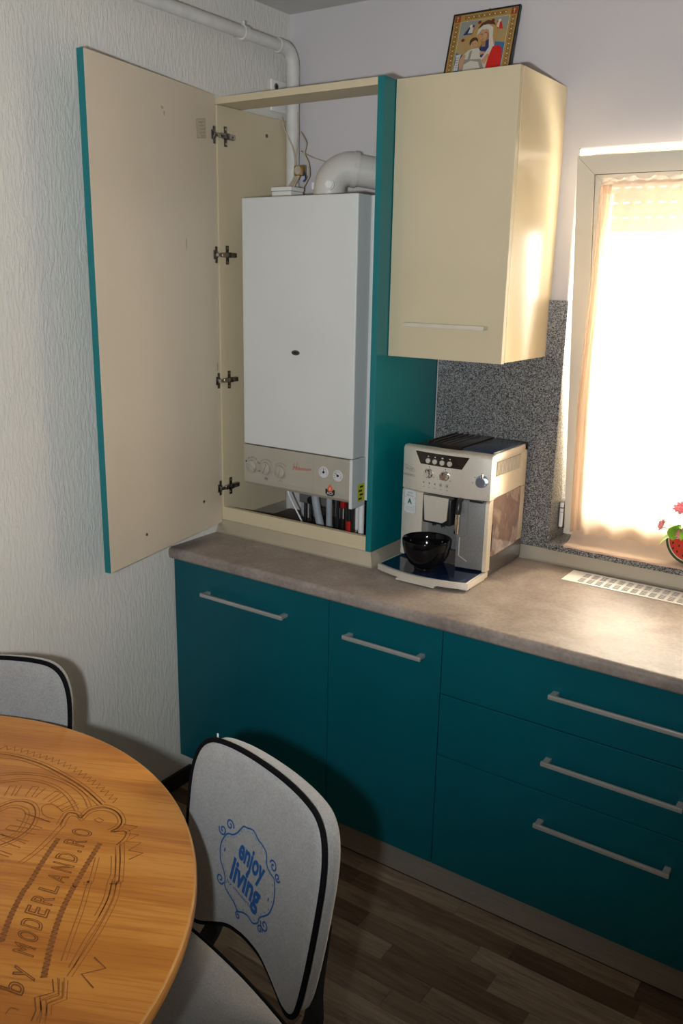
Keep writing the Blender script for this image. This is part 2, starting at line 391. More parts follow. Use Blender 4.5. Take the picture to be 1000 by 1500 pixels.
def disc2(mb, cx, cy, rx, ry, m, P, off, n=24, rot=0.0):
    vs = []
    for k in range(n):
        a = 2 * math.pi * k / n; x = rx * math.cos(a); y = ry * math.sin(a)
        vs.append(P(cx + x * math.cos(rot) - y * math.sin(rot), cy + x * math.sin(rot) + y * math.cos(rot), off))
    mb.add(vs, [tuple(range(n))], m)
def poly2(mb, pts, m, P, off): mb.add([P(x, y, off) for x, y in pts], [tuple(range(len(pts)))], m)
R = math.radians

# ================================================================== STRUCTURE
H = 2.633; RX = 3.2; RY = -3.4
WX0, WX1, WZ0, WZ1 = 1.056, 1.93, 0.945, 2.150; WD = 0.30
# wall back with the window opening
w = MB()
w.box((-0.15, 0, -0.05), (WX0, WD, H + 0.05), 'wall_back'); w.box((WX1, 0, -0.05), (RX + 0.15, WD, H + 0.05), 'wall_back')
w.box((WX0, 0, -0.05), (WX1, WD, WZ0), 'wall_back'); w.box((WX0, 0, WZ1), (WX1, WD, H + 0.05), 'wall_back')
wall_back = w.build('wall_back', kind='structure')
MB().box((WX0, 0.001, 1.722), (WX0 + 0.004, WD, WZ1), 'plaster').build('plaster_reveal', wall_back)
MB().box((WX0, 0.001, WZ1 - 0.004), (WX1, WD, WZ1), 'plaster').build('plaster_reveal', wall_back)
MB().box((-0.15, RY, -0.05), (0, 0, H + 0.05), 'wall_left').build('wall_left', kind='structure')
MB().box((RX, RY, -0.05), (RX + 0.15, 0, H + 0.05), 'room').build('wall_right', kind='structure')
MB().box((-0.15, RY - 0.15, -0.05), (RX + 0.15, RY, H + 0.05), 'room').build('wall_front', kind='structure')
MB().box((0, RY, H), (RX, 0, H + 0.1), 'ceiling').build('ceiling', kind='structure')
floor = MB().box((0, RY, -0.10), (RX, 0, -0.006), 'subfloor').build('floor', kind='structure')
rnd = random.Random(5)
PW = 0.068
pl = {}
def plank_mesh(L):
    if L not in pl:
        o = MB().box((0, 0, -0.006), (L - 0.0008, PW - 0.0008, 0), 'plank').build('plank'); pl[L] = o.data; bpy.data.objects.remove(o)
    return pl[L]
y = -0.575 - PW; row = 0
while y > -2.62:
    x = 0.0125; first = True
    while x < RX - 0.03:
        L = rnd.choice([0.34, 0.40, 0.46, 0.52]) if not first else rnd.choice([0.14, 0.22, 0.30, 0.38])
        first = False
        if x + L > RX - 0.08: L = round(RX - x, 3)
        o = bpy.data.objects.new('plank', plank_mesh(L)); COL.objects.link(o); o.parent = floor; o.location = (x, y, 0); x += L
    y -= PW; row += 1
MB().box((0.0125, RY, -0.006), (RX, y + PW - 0.001, -0.0005), 'plank').build('laminate_boards', floor)
b = MB(); b.box((0.0, RY, 0.0), (0.012, -0.5795, 0.060), 'black_matt', 0.003); b.build('baseboard_left', kind='structure')
# upstand strip between worktop and wall
def upstand(mb, x0, x1):
    mb.prism([(-0.001, 0.9), (-0.020, 0.9), (-0.020, 0.906), (-0.013, 0.9445), (-0.001, 0.9445)], x0, x1, 'trim',
             Matrix(((0, 0, 1, 0), (1, 0, 0, 0), (0, 1, 0, 0), (0, 0, 0, 1))))
t = MB(); upstand(t, 0.6565, 3.0); t.build('trim_1', kind='structure')
# granite splash panel, sill and reveal lining
sp = MB(); sp.box((0.638, -0.012, 0.945), (WX0, -0.0005, 1.722), 'granite', 0.001); sp.build('splash_panel', wall_back, label='speckled grey granite panel')
gr = MB(); gr.box((WX0 + 0.0005, -0.0115, 0.968), (WX0 + 0.010, WD - 0.01, 1.722), 'granite', 0.001); gr.build('reveal_lining', wall_back, label='speckled grey granite lining')
si = MB(); si.box((WX0 + 0.0005, -0.024, 0.9455), (WX1, WD - 0.01, 0.967), 'granite', 0.002); si.build('window_sill', wall_back, label='speckled grey granite sill')

# ---- window: fixed frame, sash tilted inwards at the top
win = thing('window_1', 'white window', 'window'); del win['category']; del win['label']; win['kind'] = 'structure'
FY0, FY1 = 0.115, 0.175
f = MB(); fx0, fx1, fz0, fz1 = WX0 + 0.011, WX1 - 0.001, 0.9675, WZ1 - 0.0045; fw = 0.045
f.box((fx0, FY0, fz0), (fx0 + fw, FY1, fz1), 'pvc', 0.002); f.box((fx1 - fw, FY0, fz0), (fx1, FY1, fz1), 'pvc', 0.002)
f.box((fx0 + fw, FY0, fz0), (fx1 - fw, FY1, fz0 + fw), 'pvc', 0.002); f.box((fx0 + fw, FY0, fz1 - fw), (fx1 - fw, FY1, fz1), 'pvc', 0.002)
f.build('window_frame', win)
sx0, sx1 = 1.086, 1.905
SZ = 1.143
TS = Matrix.Translation((0, 0.075, 0.985)) @ Matrix.Rotation(R(8.0), 4, 'X')
def mitre(mb, x0, x1, z0, z1, w, y0, y1, m):
    o = [(x0, z0), (x1, z0), (x1, z1), (x0, z1)]; i = [(x0 + w, z0 + w), (x1 - w, z0 + w), (x1 - w, z1 - w), (x0 + w, z1 - w)]
    for k in range(4):
        l = (k + 1) % 4; g = 0.0005
        dx_, dz_ = ((g, 0), (0, g), (-g, 0), (0, -g))[k]      # hairline joint at the mitres
        q = [(o[k][0] + dx_, o[k][1] + dz_), (o[l][0] - dx_, o[l][1] - dz_), (i[l][0] - dx_, i[l][1] - dz_), (i[k][0] + dx_, i[k][1] + dz_)]
        vs = [(x, yy, z) for yy in (y0, y1) for x, z in q]
        mb.add(vs, [(0, 1, 2, 3), (7, 6, 5, 4), (0, 4, 5, 1), (1, 5, 6, 2), (2, 6, 7, 3), (3, 7, 4, 0)], m, TS)
s = MB(); mitre(s, sx0, sx1, 0, SZ, 0.050, -0.004, 0.034, 'pvc'); sash = s.build('sash_frame', win)
s = MB(); mitre(s, sx0 + 0.0518, sx1 - 0.0518, 0.0518, SZ - 0.0518, 0.020, 0.002, 0.022, 'pvc'); mitre(s, sx0 + 0.0500, sx1 - 0.0500, 0.0500, SZ - 0.0500, 0.0025, 0.010, 0.022, 'black'); s.build('glazing_bead', win)
s = MB(); s.box((sx0 + 0.060, 0.023, 0.060), (sx1 - 0.060, 0.027, SZ - 0.060), 'glass', T=TS); s.build('pane', win)
s = MB()
s.cyl((1.0755, 0.062, 1.005), (1.0755, 0.062, 1.052), 0.0065, 'white', 14); s.cyl((1.0755, 0.062, 1.054), (1.0755, 0.062, 1.066), 0.0065, 'white', 14)
s.cyl((1.0755, 0.062, 0.998), (1.0755, 0.062, 1.075), 0.004, 'nickel_dark', 10); s.cyl((1.0755, 0.062, 1.070), (1.0755, 0.062, 1.084), 0.0068, 'white', 14)
s.box((1.0745, 0.062, 1.0), (1.0865, 0.076, 1.08), 'nickel_dark'); s.box((1.0745, 0.066, 1.0), (1.0775, 0.1155, 1.08), 'nickel_dark')
s.build('window_hinge', win, 40)
# roller shutter slats outside the glass
sh = thing('roller_shutter', 'pale roller shutter half lowered outside the tilted window, with rows of light slots', 'shutter', (1.49, 0.24, 2.02))
z = WZ1 - 0.0045; k = 0
while z > 1.93:
    z1 = z - 0.044
    q = MB()
    xs = [WX0 + 0.012]
    lo = z1 + 0.0035
    q.box((WX0 + 0.012, 0.235, lo), (WX1 - 0.003, 0.245, z), 'shutter', 0.002)
    xx = WX0 + 0.012                      # bridges between the light slots
    while xx < WX1 - 0.03: q.box((xx, 0.238, z1), (xx + 0.018, 0.242, lo + 0.0005), 'shutter'); xx += 0.036
    o = q.build('slat', sh); o.location = (-1.49, -0.24, -2.02); z = z1 - 0.0; k += 1

# ================================================================== WORKTOP
CD = 0.6473                                # worktop front
c = MB()
prof = [(-0.001, 0.862), (-CD + 0.010, 0.862)]
for k in range(7):
    a = R(90 * k / 6); prof.append((-CD + 0.010 - 0.010 * math.sin(a), 0.872 - 0.010 * math.cos(a)))
for k in range(8):
    a = R(90 * k / 7); prof.append((-CD + 0.014 - 0.014 * math.cos(a), 0.886 + 0.014 * math.sin(a)))
prof += [(-0.001, 0.9)]
c.prism(prof, 0.0, 3.0, 'counter', Matrix(((0, 0, 1, 0), (1, 0, 0, 0), (0, 1, 0, 0), (0, 0, 0, 1))))
tag(c.build('worktop', smooth=30), 'long brown-grey stone-look laminate worktop with rounded front edge', 'worktop')

# ================================================================== BASE CABINETS
def bar_handle(parent, x0, x1, yf, z, T=None, m='steel', foot=0.010):
    q = MB(); q.box((x0, yf - 0.034, z - 0.0062), (x1, yf - 0.026, z + 0.0062), m, 0.0012)
    o = q.build('handle', parent, 40, label='brushed steel bar handle' if m == 'steel' else 'slim cream-coloured bar handle')
    for xx in (x0 + foot, x1 - foot):
        MB().box((xx - 0.008, yf - 0.0262, z - 0.005), (xx + 0.008, yf, z + 0.005), m, 0.001).build('handle_foot', o)
DF, ZB, ZT = 0.6273, 0.1231, 0.858          # door faces
def base_unit(x0, x1, label, name='base_cabinet'):
    t = thing(name, label, 'cabinet')
    q = MB()
    q.box((x0 + 0.001, -0.606, 0.12), (x0 + 0.017, -0.03, 0.8615), 'cream_pale'); q.box((x1 - 0.017, -0.606, 0.12), (x1 - 0.001, -0.03, 0.8615), 'cream_pale')
    q.box((x0 + 0.017, -0.606, 0.12), (x1 - 0.017, -0.03, 0.136), 'cream_pale'); q.box((x0 + 0.017, -0.036, 0.136), (x1 - 0.017, -0.03, 0.8615), 'cream_pale')
    q.box((x0 + 0.017, -0.600, 0.845), (x1 - 0.017, -0.50, 0.8615), 'cream_pale')
    q.build('carcass', t)
    for xx in (x0 + 0.06, x1 - 0.06):
        for yy in (-0.52, -0.10):
            MB().cyl((xx, yy, 0.0), (xx, yy, 0.12), 0.018, 'black').build('foot', t, 40)
    return t
def front(t, name, x0, x1, z0, z1, handle, hz=None):
    d = MB().box((x0 + 0.0012, -DF, z0), (x1 - 0.0012, -DF + 0.018, z1), 'teal', 0.0012).build(name, t)
    bar_handle(d, handle[0], handle[1], -DF, handle[2])
    return d
X1, X2, X3, X4 = 0.6416, 1.022, 1.995, 2.60
t = base_unit(0.002, X1, 'wide teal base cabinet with one handle, next to the left wall'); front(t, 'door', 0.003, X1, ZB, ZT, (0.150, 0.490, 0.770))
t = base_unit(X1, X2, 'narrow teal base cabinet door between the wide cabinet and the drawers'); front(t, 'door', X1, X2, ZB, ZT, (0.712, 0.973, 0.768))
t = base_unit(X2, X3, 'teal base cabinet with three wide drawers at the right', 'drawer_cabinet')
front(t, 'drawer', X2, X3, 0.6705, ZT, (1.341, 1.692, 0.770)); front(t, 'drawer', X2, X3, 0.4818, 0.6675, (1.337, 1.690, 0.580)); front(t, 'drawer', X2, X3, ZB, 0.4788, (1.331, 1.680, 0.395))
t = base_unit(X3, X4, 'teal base cabinet past the right end of the drawers'); front(t, 'door', X3, X4, ZB, ZT, (2.13, 2.47, 0.770))
q = MB(); q.box((0.02, -0.5793, 0.004), (X4, -0.5633, 0.1195), 'plinth', 0.001)
q.box((0.02, -0.578, 0.0), (X4, -0.566, 0.005), 'black')
tag(q.build('plinth'), 'long brushed grey-brown kick board under the teal base cabinets', 'plinth')

# ================================================================== TALL CABINET WITH OPEN DOOR
TZ0, TZ1, TD = 0.944, 2.312, 0.394
tc = thing('boiler_cabinet', 'tall open cream and teal cabinet standing on the worktop around the boiler', 'cabinet', (0.3, -0.2, 0.9))
def tcp(mb, name, smooth=None, parent=tc, label=None):
    o = mb.build(name, parent, smooth, label=label)
    if parent is tc: o.location = (-0.3, 0.2, -0.9)
    return o
tcp(MB().box((0.002, -TD, TZ0), (0.019, -0.041, TZ1 - 0.021), 'cream', 0.0008), 'side_panel', label='cream left side panel')
tcp(MB().box((0.6145, -TD, TZ0), (0.6350, -0.013, TZ1 + 0.002), 'teal_gloss_lit', 0.001), 'side_panel', label='glossy teal right side panel')
tcp(MB().box((0.002, -TD, TZ1 - 0.020), (0.6138, -0.275, TZ1), 'cream', 0.0008), 'top_rail')
tcp(MB().box((0.0195, -TD, TZ0), (0.6138, -TD + 0.018, TZ0 + 0.046), 'cream', 0.0008), 'bottom_rail')
# base trim all round, mitred
def trim_run(mb, pts, m):
    """pts: list of (outer foot, outer top) plan corners"""
q = MB()
zb, zm, zt = 0.9003, 0.906, 0.9437
def tri(x0, x1, yf):       # along X
    q.add([(x0, yf, zt), (x1, yf, zt), (x1 + 0.020, yf - 0.022, zm), (x0, yf - 0.022, zm), (x1 + 0.020, yf - 0.022, zb), (x0, yf - 0.022, zb), (x0, yf, zb), (x1, yf, zb)],
          [(0, 1, 2, 3), (3, 2, 4, 5), (0, 3, 5, 6), (6, 5, 4, 7), (0, 6, 7, 1), (1, 7, 4, 2)], 'trim')
tri(0.002, 0.635, -TD - 0.001)
x = 0.636
q.add([(x, -TD - 0.001, zt), (x, -0.0135, zt), (x + 0.020, -0.0205, zm), (x + 0.020, -TD - 0.023, zm), (x + 0.020, -0.0205, zb), (x + 0.020, -TD - 0.023, zb), (x, -TD - 0.001, zb), (x, -0.0135, zb)],
      [(0, 1, 2, 3), (3, 2, 4, 5), (0, 3, 5, 6), (6, 5, 4, 7), (0, 6, 7, 1), (1, 7, 4, 2)], 'trim')
q.box((0.002, -TD, zb), (0.635, -TD + 0.019, zt), 'trim'); q.box((0.6145, -TD + 0.019, zb), (0.635, -0.0205, zt), 'trim'); q.box((0.002, -TD + 0.019, zb), (0.019, -0.041, zt), 'trim')
tcp(q, 'base_trim')
# open door : hinge line at the left panel, free edge towards the viewer
DW = 0.617; ANG = math.atan2(0.118, 0.606)
door = bpy.data.objects.new('door', None); COL.objects.link(door); door.parent = tc
dx = Matrix.Translation((0.0125 - 0.3, -0.397 + 0.2, -0.9))
door.matrix_local = dx @ Matrix.Rotation(-R(90) + ANG, 4, 'Z')
# local: +x along the door from hinge to free edge, +y = inner face side (towards the cabinet interior)
DZ0, DZ1 = 0.934, 2.320
bd = MB().box((0.0, -0.018, DZ0), (DW, 0.0, DZ1), 'cream_pale', 0.0006).build('door_board', door)
e = MB(); e.box((0.0, -0.0215, DZ0), (DW + 0.0005, -0.0182, DZ1), 'teal_gloss_lit'); e.box((DW + 0.0002, -0.0184, DZ0), (DW + 0.0012, -0.0003, DZ1), 'teal_gloss_lit')
e.build('teal_facing', door, label='glossy teal outer face and edge')
def on_door(mb, name, lab=None): return mb.build(name, door, label=lab)
def dT(u, z): return Matrix.Translation((u, 0.0004, z)) @ Matrix.Rotation(math.pi, 4, 'Z') @ Matrix.Rotation(math.pi / 2, 4, 'X')
PD = lambda a, b, h: (a, 0.0003 + h, b)
def blob(cx, cz, rx, rz, seed, m):
    q = MB(); rr = random.Random(seed); n = 18
    poly2(q, [(cx + rx * (0.6 + 0.6 * rr.random()) * math.cos(2 * math.pi * k / n), cz + rz * (0.6 + 0.6 * rr.random()) * math.sin(2 * math.pi * k / n)) for k in range(n)], m, PD, 0)
    on_door(q, 'glue_stain')
blob(0.285, 2.236, 0.008, 0.006, 1, 'stain'); blob(0.276, 2.222, 0.004, 0.008, 2, 'stain'); blob(0.180, 1.868, 0.0035, 0.020, 3, 'stain'); blob(0.012, 1.48, 0.004, 0.02, 4, 'stain')
q = MB(); sz = 2.212; su = 0.080
q.add([PD(su - 0.026, sz - 0.027, 0), PD(su + 0.026, sz - 0.034, 0), PD(su + 0.030, sz + 0.022, 0), PD(su - 0.024, sz + 0.032, 0)], [(0, 1, 2, 3)], 'paper_beige')
for k in range(5):
    zz = sz + 0.020 - k * 0.010
    ribbon(q, [(su - 0.018 + j * 0.003, zz + 0.0022 * math.sin(j * 2.1 + k) - j * 0.0006) for j in range(12 - k)], 0.0014, 'ink_brown', PD, 0.0003)
ribbon(q, [(su - 0.024, sz - 0.025), (su + 0.024, sz - 0.032), (su + 0.028, sz + 0.020), (su - 0.022, sz + 0.029), (su - 0.024, sz - 0.025)], 0.001, 'ink_brown', PD, 0.0003)
on_door(q, 'paper_label', 'small handwritten beige label')
for u, z in ((0.44, 1.005), (0.115, 1.035)):
    on_door(MB().cyl((u, 0.0, z), (u, 0.002, z), 0.0045, 'nickel_dark', 12), 'screw_cap')
# hinges
for hz in (2.202, 1.840, 1.432, 1.060):
    hg = bpy.data.objects.new('hinge', None); COL.objects.link(hg); hg.parent = tc; hg.location = (0.0125 - 0.3, -TD + 0.2, hz - 0.9)
    q = MB()   # mounting plate on the side panel (face at x = +0.0065), cross-shaped
    q.box((0.0067, 0.030, -0.030), (0.0087, 0.044, 0.030), 'nickel_dark', 0.0008); q.box((0.0067, 0.020, -0.008), (0.0107, 0.075, 0.008), 'nickel_dark', 0.0008)
    for zz in (-0.022, 0.022): q.cyl((0.0087, 0.037, zz), (0.0105, 0.037, zz), 0.0045, 'nickel', 12)
    q.build('mounting_plate', hg, 40)
    q = MB(); q.box((0.0108, 0.002, -0.0075), (0.0185, 0.072, 0.0075), 'nickel', 0.0015); q.box((0.0186, 0.030, -0.0085), (0.0200, 0.044, 0.0085), 'nickel_dark', 0.0005)
    q.cyl((0.0186, 0.060, 0), (0.0200, 0.060, 0), 0.003, 'nickel_dark', 10)
    q.box((0.012, -0.022, -0.006), (0.017, 0.004, 0.006), 'nickel', 0.0015)
    q.build('hinge_arm', hg, 40)
    q = MB(); TT = Matrix.Rotation(-R(90) + ANG, 4, 'Z')
    q.box((0.006, 0.0005, -0.026), (0.018, 0.0030, 0.026), 'nickel_dark', 0.0008, T=TT); q.box((0.018, 0.0005, -0.014), (0.028, 0.0030, 0.014), 'nickel_dark', 0.0008, T=TT)
    q.box((0.009, 0.0030, -0.009), (0.022, 0.0080, 0.009), 'nickel_dark', 0.0015, T=TT)
    q.build('hinge_cup', hg, 40)
tcp(MB().cyl((0.019, -0.150, 2.231), (0.0205, -0.150, 2.231), 0.006, 'nickel_dark', 12), 'screw_cap')

# ================================================================== UPPER CABINET
uc = thing('wall_cabinet', 'cream upper wall cabinet with slim bar handle, right of the teal panel', 'cabinet')
ux0, ux1, uz0, uz1, ud = 0.637, 1.0069, 1.5534, 2.3141, 0.3317
q = MB(); q.box((ux0, -ud + 0.0215, uz0 + 0.001), (ux0 + 0.016, -0.0005, uz1 - 0.001), 'cream'); q.box((ux0 + 0.016, -ud + 0.0215, uz0 + 0.001), (ux1 - 0.0185, -0.0005, uz0 + 0.017), 'cream')
q.box((ux0 + 0.016, -ud + 0.0215, uz1 - 0.017), (ux1 - 0.0185, -0.0005, uz1 - 0.001), 'cream'); q.box((ux0 + 0.016, -0.006, uz0 + 0.017), (ux1 - 0.0185, -0.0005, uz1 - 0.017), 'cream')
q.build('carcass', uc)
MB().box((ux1 - 0.018, -ud + 0.0228, uz0), (ux1, -0.0005, uz1 + 0.001), 'cream_gloss', 0.001).build('end_panel', uc, label='glossy cream end panel')
ud_ = MB().box((ux0, -ud, uz0 - 0.002), (ux1, -ud + 0.019, uz1), 'cream', 0.001).build('door', uc)
bar_handle(ud_, 0.705, 0.962, -ud, 1.648, m='handle_cream', foot=0.010)

# ================================================================== BOILER
bo = thing('wall_boiler', 'white wall-hung gas boiler inside the open tall cabinet', 'boiler', (0.31, -0.2, 1.08))
def bp_(mb, name, smooth=None, label=None, parent=bo):
    o = mb.build(name, parent, smooth, label=label)
    if parent is bo: o.location = (-0.31, 0.2, -1.08)
    return o
BX0, BX1, BY = 0.088, 0.537, -0.362
bp_(MB().box((BX0 - 0.006, -0.285, 1.075), (BX1 + 0.008, -0.010, 2.016), 'enamel', 0.002), 'casing')
bp_(MB().box((BX0, BY, 1.222), (BX1, -0.288, 2.016), 'enamel', 0.004), 'front_cover')
# control panel, gently rounded bottom edge
q = MB(); prof = [(-0.288, 1.219), (BY, 1.219), (BY - 0.0005, 1.105), (BY + 0.002, 1.088), (BY + 0.010, 1.078), (-0.300, 1.073), (-0.288, 1.073)]
q.prism(prof, BX0, BX1 - 0.011, 'boiler_panel', Matrix(((0, 0, 1, 0), (1, 0, 0, 0), (0, 1, 0, 0), (0, 0, 0, 1))))
cp = bp_(q, 'control_panel')
bp_(MB().box((BX1 - 0.0108, BY - 0.0015, 1.060), (BX1 + 0.001, -0.286, 1.2205), 'enamel', 0.002), 'side_cheek')
PF = lambda x, z, h: (x, BY - 0.0010 - h, z)
def cpart(mb, name, smooth=None, label=None): return mb.build(name, cp, smooth, label=label)
q = MB(); disc2(q, 0.309, 1.541, 0.0165, 0.0080, 'ink', lambda x, z, h: (x, BY - 0.0004 - h, z), 0, 24)
vs = [(0.309 + 0.013 * math.cos(a), 1.541 + 0.005 * math.sin(a)) for a in [2 * math.pi * k / 20 for k in range(21)]]
ribbon(q, vs, 0.001, 'ink_grey', lambda x, z, h: (x, BY - 0.0006 - h, z), 0.0)
bp_(q, 'badge', label='small dark oval badge')
for i, (x, z, a) in enumerate(((0.126, 1.146, 70), (0.186, 1.147, -30), (0.249, 1.143, -15))):
    q = MB(); T = Matrix.Translation((x, BY - 0.0008, z)) @ Matrix.Rotation(math.pi / 2, 4, 'X')
    q.lathe([(0.0265, 0), (0.0265, 0.0016), (0.024, 0.0022), (0.0225, 0.0008), (0.0, 0.0008)], 'boiler_panel', 32, T)
    q.lathe([(0.0210, 0.0008), (0.0200, 0.010), (0.0185, 0.0112), (0.0, 0.0112)], 'boiler_panel', 32, T)
    q.box((-0.003, -0.018, 0.011), (0.003, 0.018, 0.016), 'boiler_panel', 0.001, T=T @ Matrix.Rotation(R(a), 4, 'Z'))
    cpart(q, 'knob', 40)
q = MB()
for i, (x, z) in enumerate(((0.126, 1.146), (0.186, 1.147), (0.249, 1.143))):
    aa = [R(40 + 10 * k) for k in range(11)]
    ribbon(q, [(x + 0.030 * math.cos(t), z + 0.030 * math.sin(t)) for t in aa], 0.0012, 'ink_grey', PF, 0)
    for t in (R(35), R(60), R(90), R(120), R(150)):
        if i == 0: disc2(q, x + 0.032 * math.cos(t), z + 0.032 * math.sin(t), 0.002, 0.002, 'ink_grey', PF, 0.0001, 8)
disc2(q, 0.098, 1.160, 0.003, 0.003, 'ink', PF, 0.0001, 10)
for z in (1.160, 1.133):
    disc2(q, 0.148, z, 0.0025, 0.0025, 'ink', PF, 0.0001, 10); disc2(q, 0.157, z, 0.0025, 0.0025, 'ink_green' if z > 1.14 else 'ink', PF, 0.0001, 10)
for k in range(4): poly2(q, [(0.180 + k * 0.0036, 1.106), (0.1825 + k * 0.0036, 1.106), (0.1825 + k * 0.0036, 1.115), (0.180 + k * 0.0036, 1.115)], 'ink_grey', PF, 0.0001)
ribbon(q, [(0.240, 1.105), (0.240, 1.110), (0.247, 1.113), (0.254, 1.110), (0.254, 1.105)], 0.0012, 'ink_grey', PF, 0.0001)
ribbon(q, [(0.384, 1.216), (0.384, 1.080)], 0.0008, 'ink_soft', PF, 0.0001)
cpart(q, 'printed_mark')['kind'] = 'stuff'
for x, z, a in ((0.427, 1.167, 90), (0.483, 1.163, 140)):
    q = MB(); T = Matrix.Translation((x, BY - 0.0008, z)) @ Matrix.Rotation(math.pi / 2, 4, 'X')
    q.lathe([(0.0190, 0), (0.0190, 0.002), (0.0172, 0.003), (0.0165, 0.0012), (0.0, 0.0012)], 'dial', 32, T)
    for k in range(9):
        t = R(-30 + 30 * k); q.box((0.0115, -0.0006, 0.0013), (0.0150, 0.0006, 0.0017), 'ink', T=T @ Matrix.Rotation(t, 4, 'Z'))
    q.box((-0.003, -0.0007, 0.0015), (0.0115, 0.0007, 0.0022), 'ink', T=T @ Matrix.Rotation(R(a), 4, 'Z')); q.lathe([(0.0042, 0.0012), (0.0038, 0.0035), (0, 0.0035)], 'ink', 12, T)
    cpart(q, 'gauge', 40)
q = MB(); T = front_T(0.338, BY - 0.0015, 1.160)
text_on(q, 'Milenium', T @ Matrix.Rotation(R(4), 4, 'Z'), 0.0125, 'ink_red', shear=0.45, width=1.15)
ribbon(q, [(0.303, 1.158), (0.306, 1.182), (0.313, 1.164), (0.320, 1.184)], 0.0014, 'ink_red', PF, 0.0006)
cpart(q, 'lettering', label='red slanted lettering')
q = MB(); lx, lz = 0.453, 1.110
poly2(q, [(lx - 0.019, lz + 0.004), (lx - 0.012, lz + 0.004), (lx - 0.008, lz - 0.002), (lx + 0.008, lz - 0.002), (lx + 0.012, lz + 0.004), (lx + 0.019, lz + 0.004), (lx + 0.018, lz - 0.012), (lx + 0.010, lz - 0.018), (lx - 0.010, lz - 0.018), (lx - 0.018, lz - 0.012)], 'ink', PF, 0.0002)
poly2(q, [(lx, lz + 0.022), (lx + 0.009, lz + 0.010), (lx + 0.0105, lz + 0.003), (lx + 0.006, lz - 0.004), (lx - 0.006, lz - 0.004), (lx - 0.0105, lz + 0.003), (lx - 0.009, lz + 0.010)], 'ink_orange', PF, 0.0004)
poly2(q, [(lx, lz + 0.011), (lx + 0.004, lz + 0.004), (lx, lz - 0.001), (lx - 0.004, lz + 0.004)], 'paper', PF, 0.0006)
poly2(q, [(lx + 0.001, lz + 0.008), (lx + 0.003, lz + 0.004), (lx, lz + 0.001), (lx - 0.002, lz + 0.004)], 'ink_orange', PF, 0.0008)
text_on(q, 'ACV', front_T(lx, BY - 0.0018, lz - 0.0135), 0.0085, 'paper', bold=0.01)
cpart(q, 'emblem', label='black and red flame emblem with white letters')
q = MB(); xs = BX1 + 0.0013
q.add([(xs, -0.330, 1.078), (xs, -0.291, 1.078), (xs, -0.291, 1.136), (xs, -0.330, 1.136)], [(0, 1, 2, 3)], 'yellow')
for k in range(4):
    yy = -0.325 + (k % 2) * 0.006
    q.add([(xs + 0.0002, yy, 1.084 + k * 0.013), (xs + 0.0002, yy + 0.020, 1.084 + k * 0.013), (xs + 0.0002, yy + 0.020, 1.090 + k * 0.013), (xs + 0.0002, yy, 1.090 + k * 0.013)], [(0, 1, 2, 3)], 'ink')
bp_(q, 'sticker', label='yellow sticker')

# flue : elbow from the boiler top turning into the wall
fl = thing('flue_pipe', 'cream-white flue elbow rising from the boiler top into the back wall', 'flue', (0.305, -0.15, 2.016))
q = MB(); ax, ay = 0.292, -0.165; r = 0.0515; br = 0.066
dirv = Vector((0.74, 0.67, 0)).normalized()
path = [Vector((ax, ay, 2.0165)), Vector((ax, ay, 2.048))]
C0 = Vector((ax, ay, 2.048)) + dirv * br
for k in range(1, 14):
    a = R(102 * k / 13); path.append(C0 - dirv * br * math.cos(a) + Vector((0, 0, br * math.sin(a))))
q.tube([p - Vector((ax + 0.013, -0.15, 2.016)) for p in path], r, 'flue', 32); el = q.build('elbow', fl, 35); q = MB()
off = Vector((0.305, -0.15, 2.016)); end = path[-1]; dend = (path[-1] - path[-2]).normalized()
q.tube([end - off - dend * 0.002, end - off + dend * 0.12], r - 0.003, 'flue', 32); q.build('straight_pipe', fl, 35)
for o in (el,): o.location = (0.0, 0, 0)
q = MB(); q.tube([end - off - dend * 0.008, end - off + dend * 0.010], r + 0.0035, 'flue', 32); q.build('pipe_collar', fl, 35)
q = MB(); T = Matrix.Translation(Vector((ax, ay, 2.035)) - off)
q.lathe([(r + 0.006, -0.0185), (r + 0.006, -0.010), (r + 0.001, -0.008)], 'flue', 32, T); q.build('base_flange', fl, 35)
nrm = Vector((0.5, -0.86, 0)).normalized()
for dv, z in ((Vector((0.42, -0.90, 0)), 2.060), (Vector((-0.85, -0.52, 0)), 2.060)):
    q = MB(); p0 = Vector((ax, ay, z)) - off + dv.normalized() * (r - 0.003) + dirv * 0.010; q.cyl(p0, p0 + dv.normalized() * 0.018, 0.012, 'white', 6); q.cyl(p0, p0 + dv.normalized() * 0.010, 0.016, 'flue', 16); q.build('test_plug', fl, 35)
# junction box on top of the boiler
jb = thing('junction_box', 'small white junction box on top of the boiler under the cables', 'box', (0.088, -0.13, 2.016))
MB().box((-0.036, -0.035, 0.0005), (0.046, 0.035, 0.036), 'white', 0.003).build('box_body', jb)
MB().box((-0.038, -0.037, 0.0365), (0.048, 0.037, 0.050), 'white', 0.003).build('box_lid', jb)
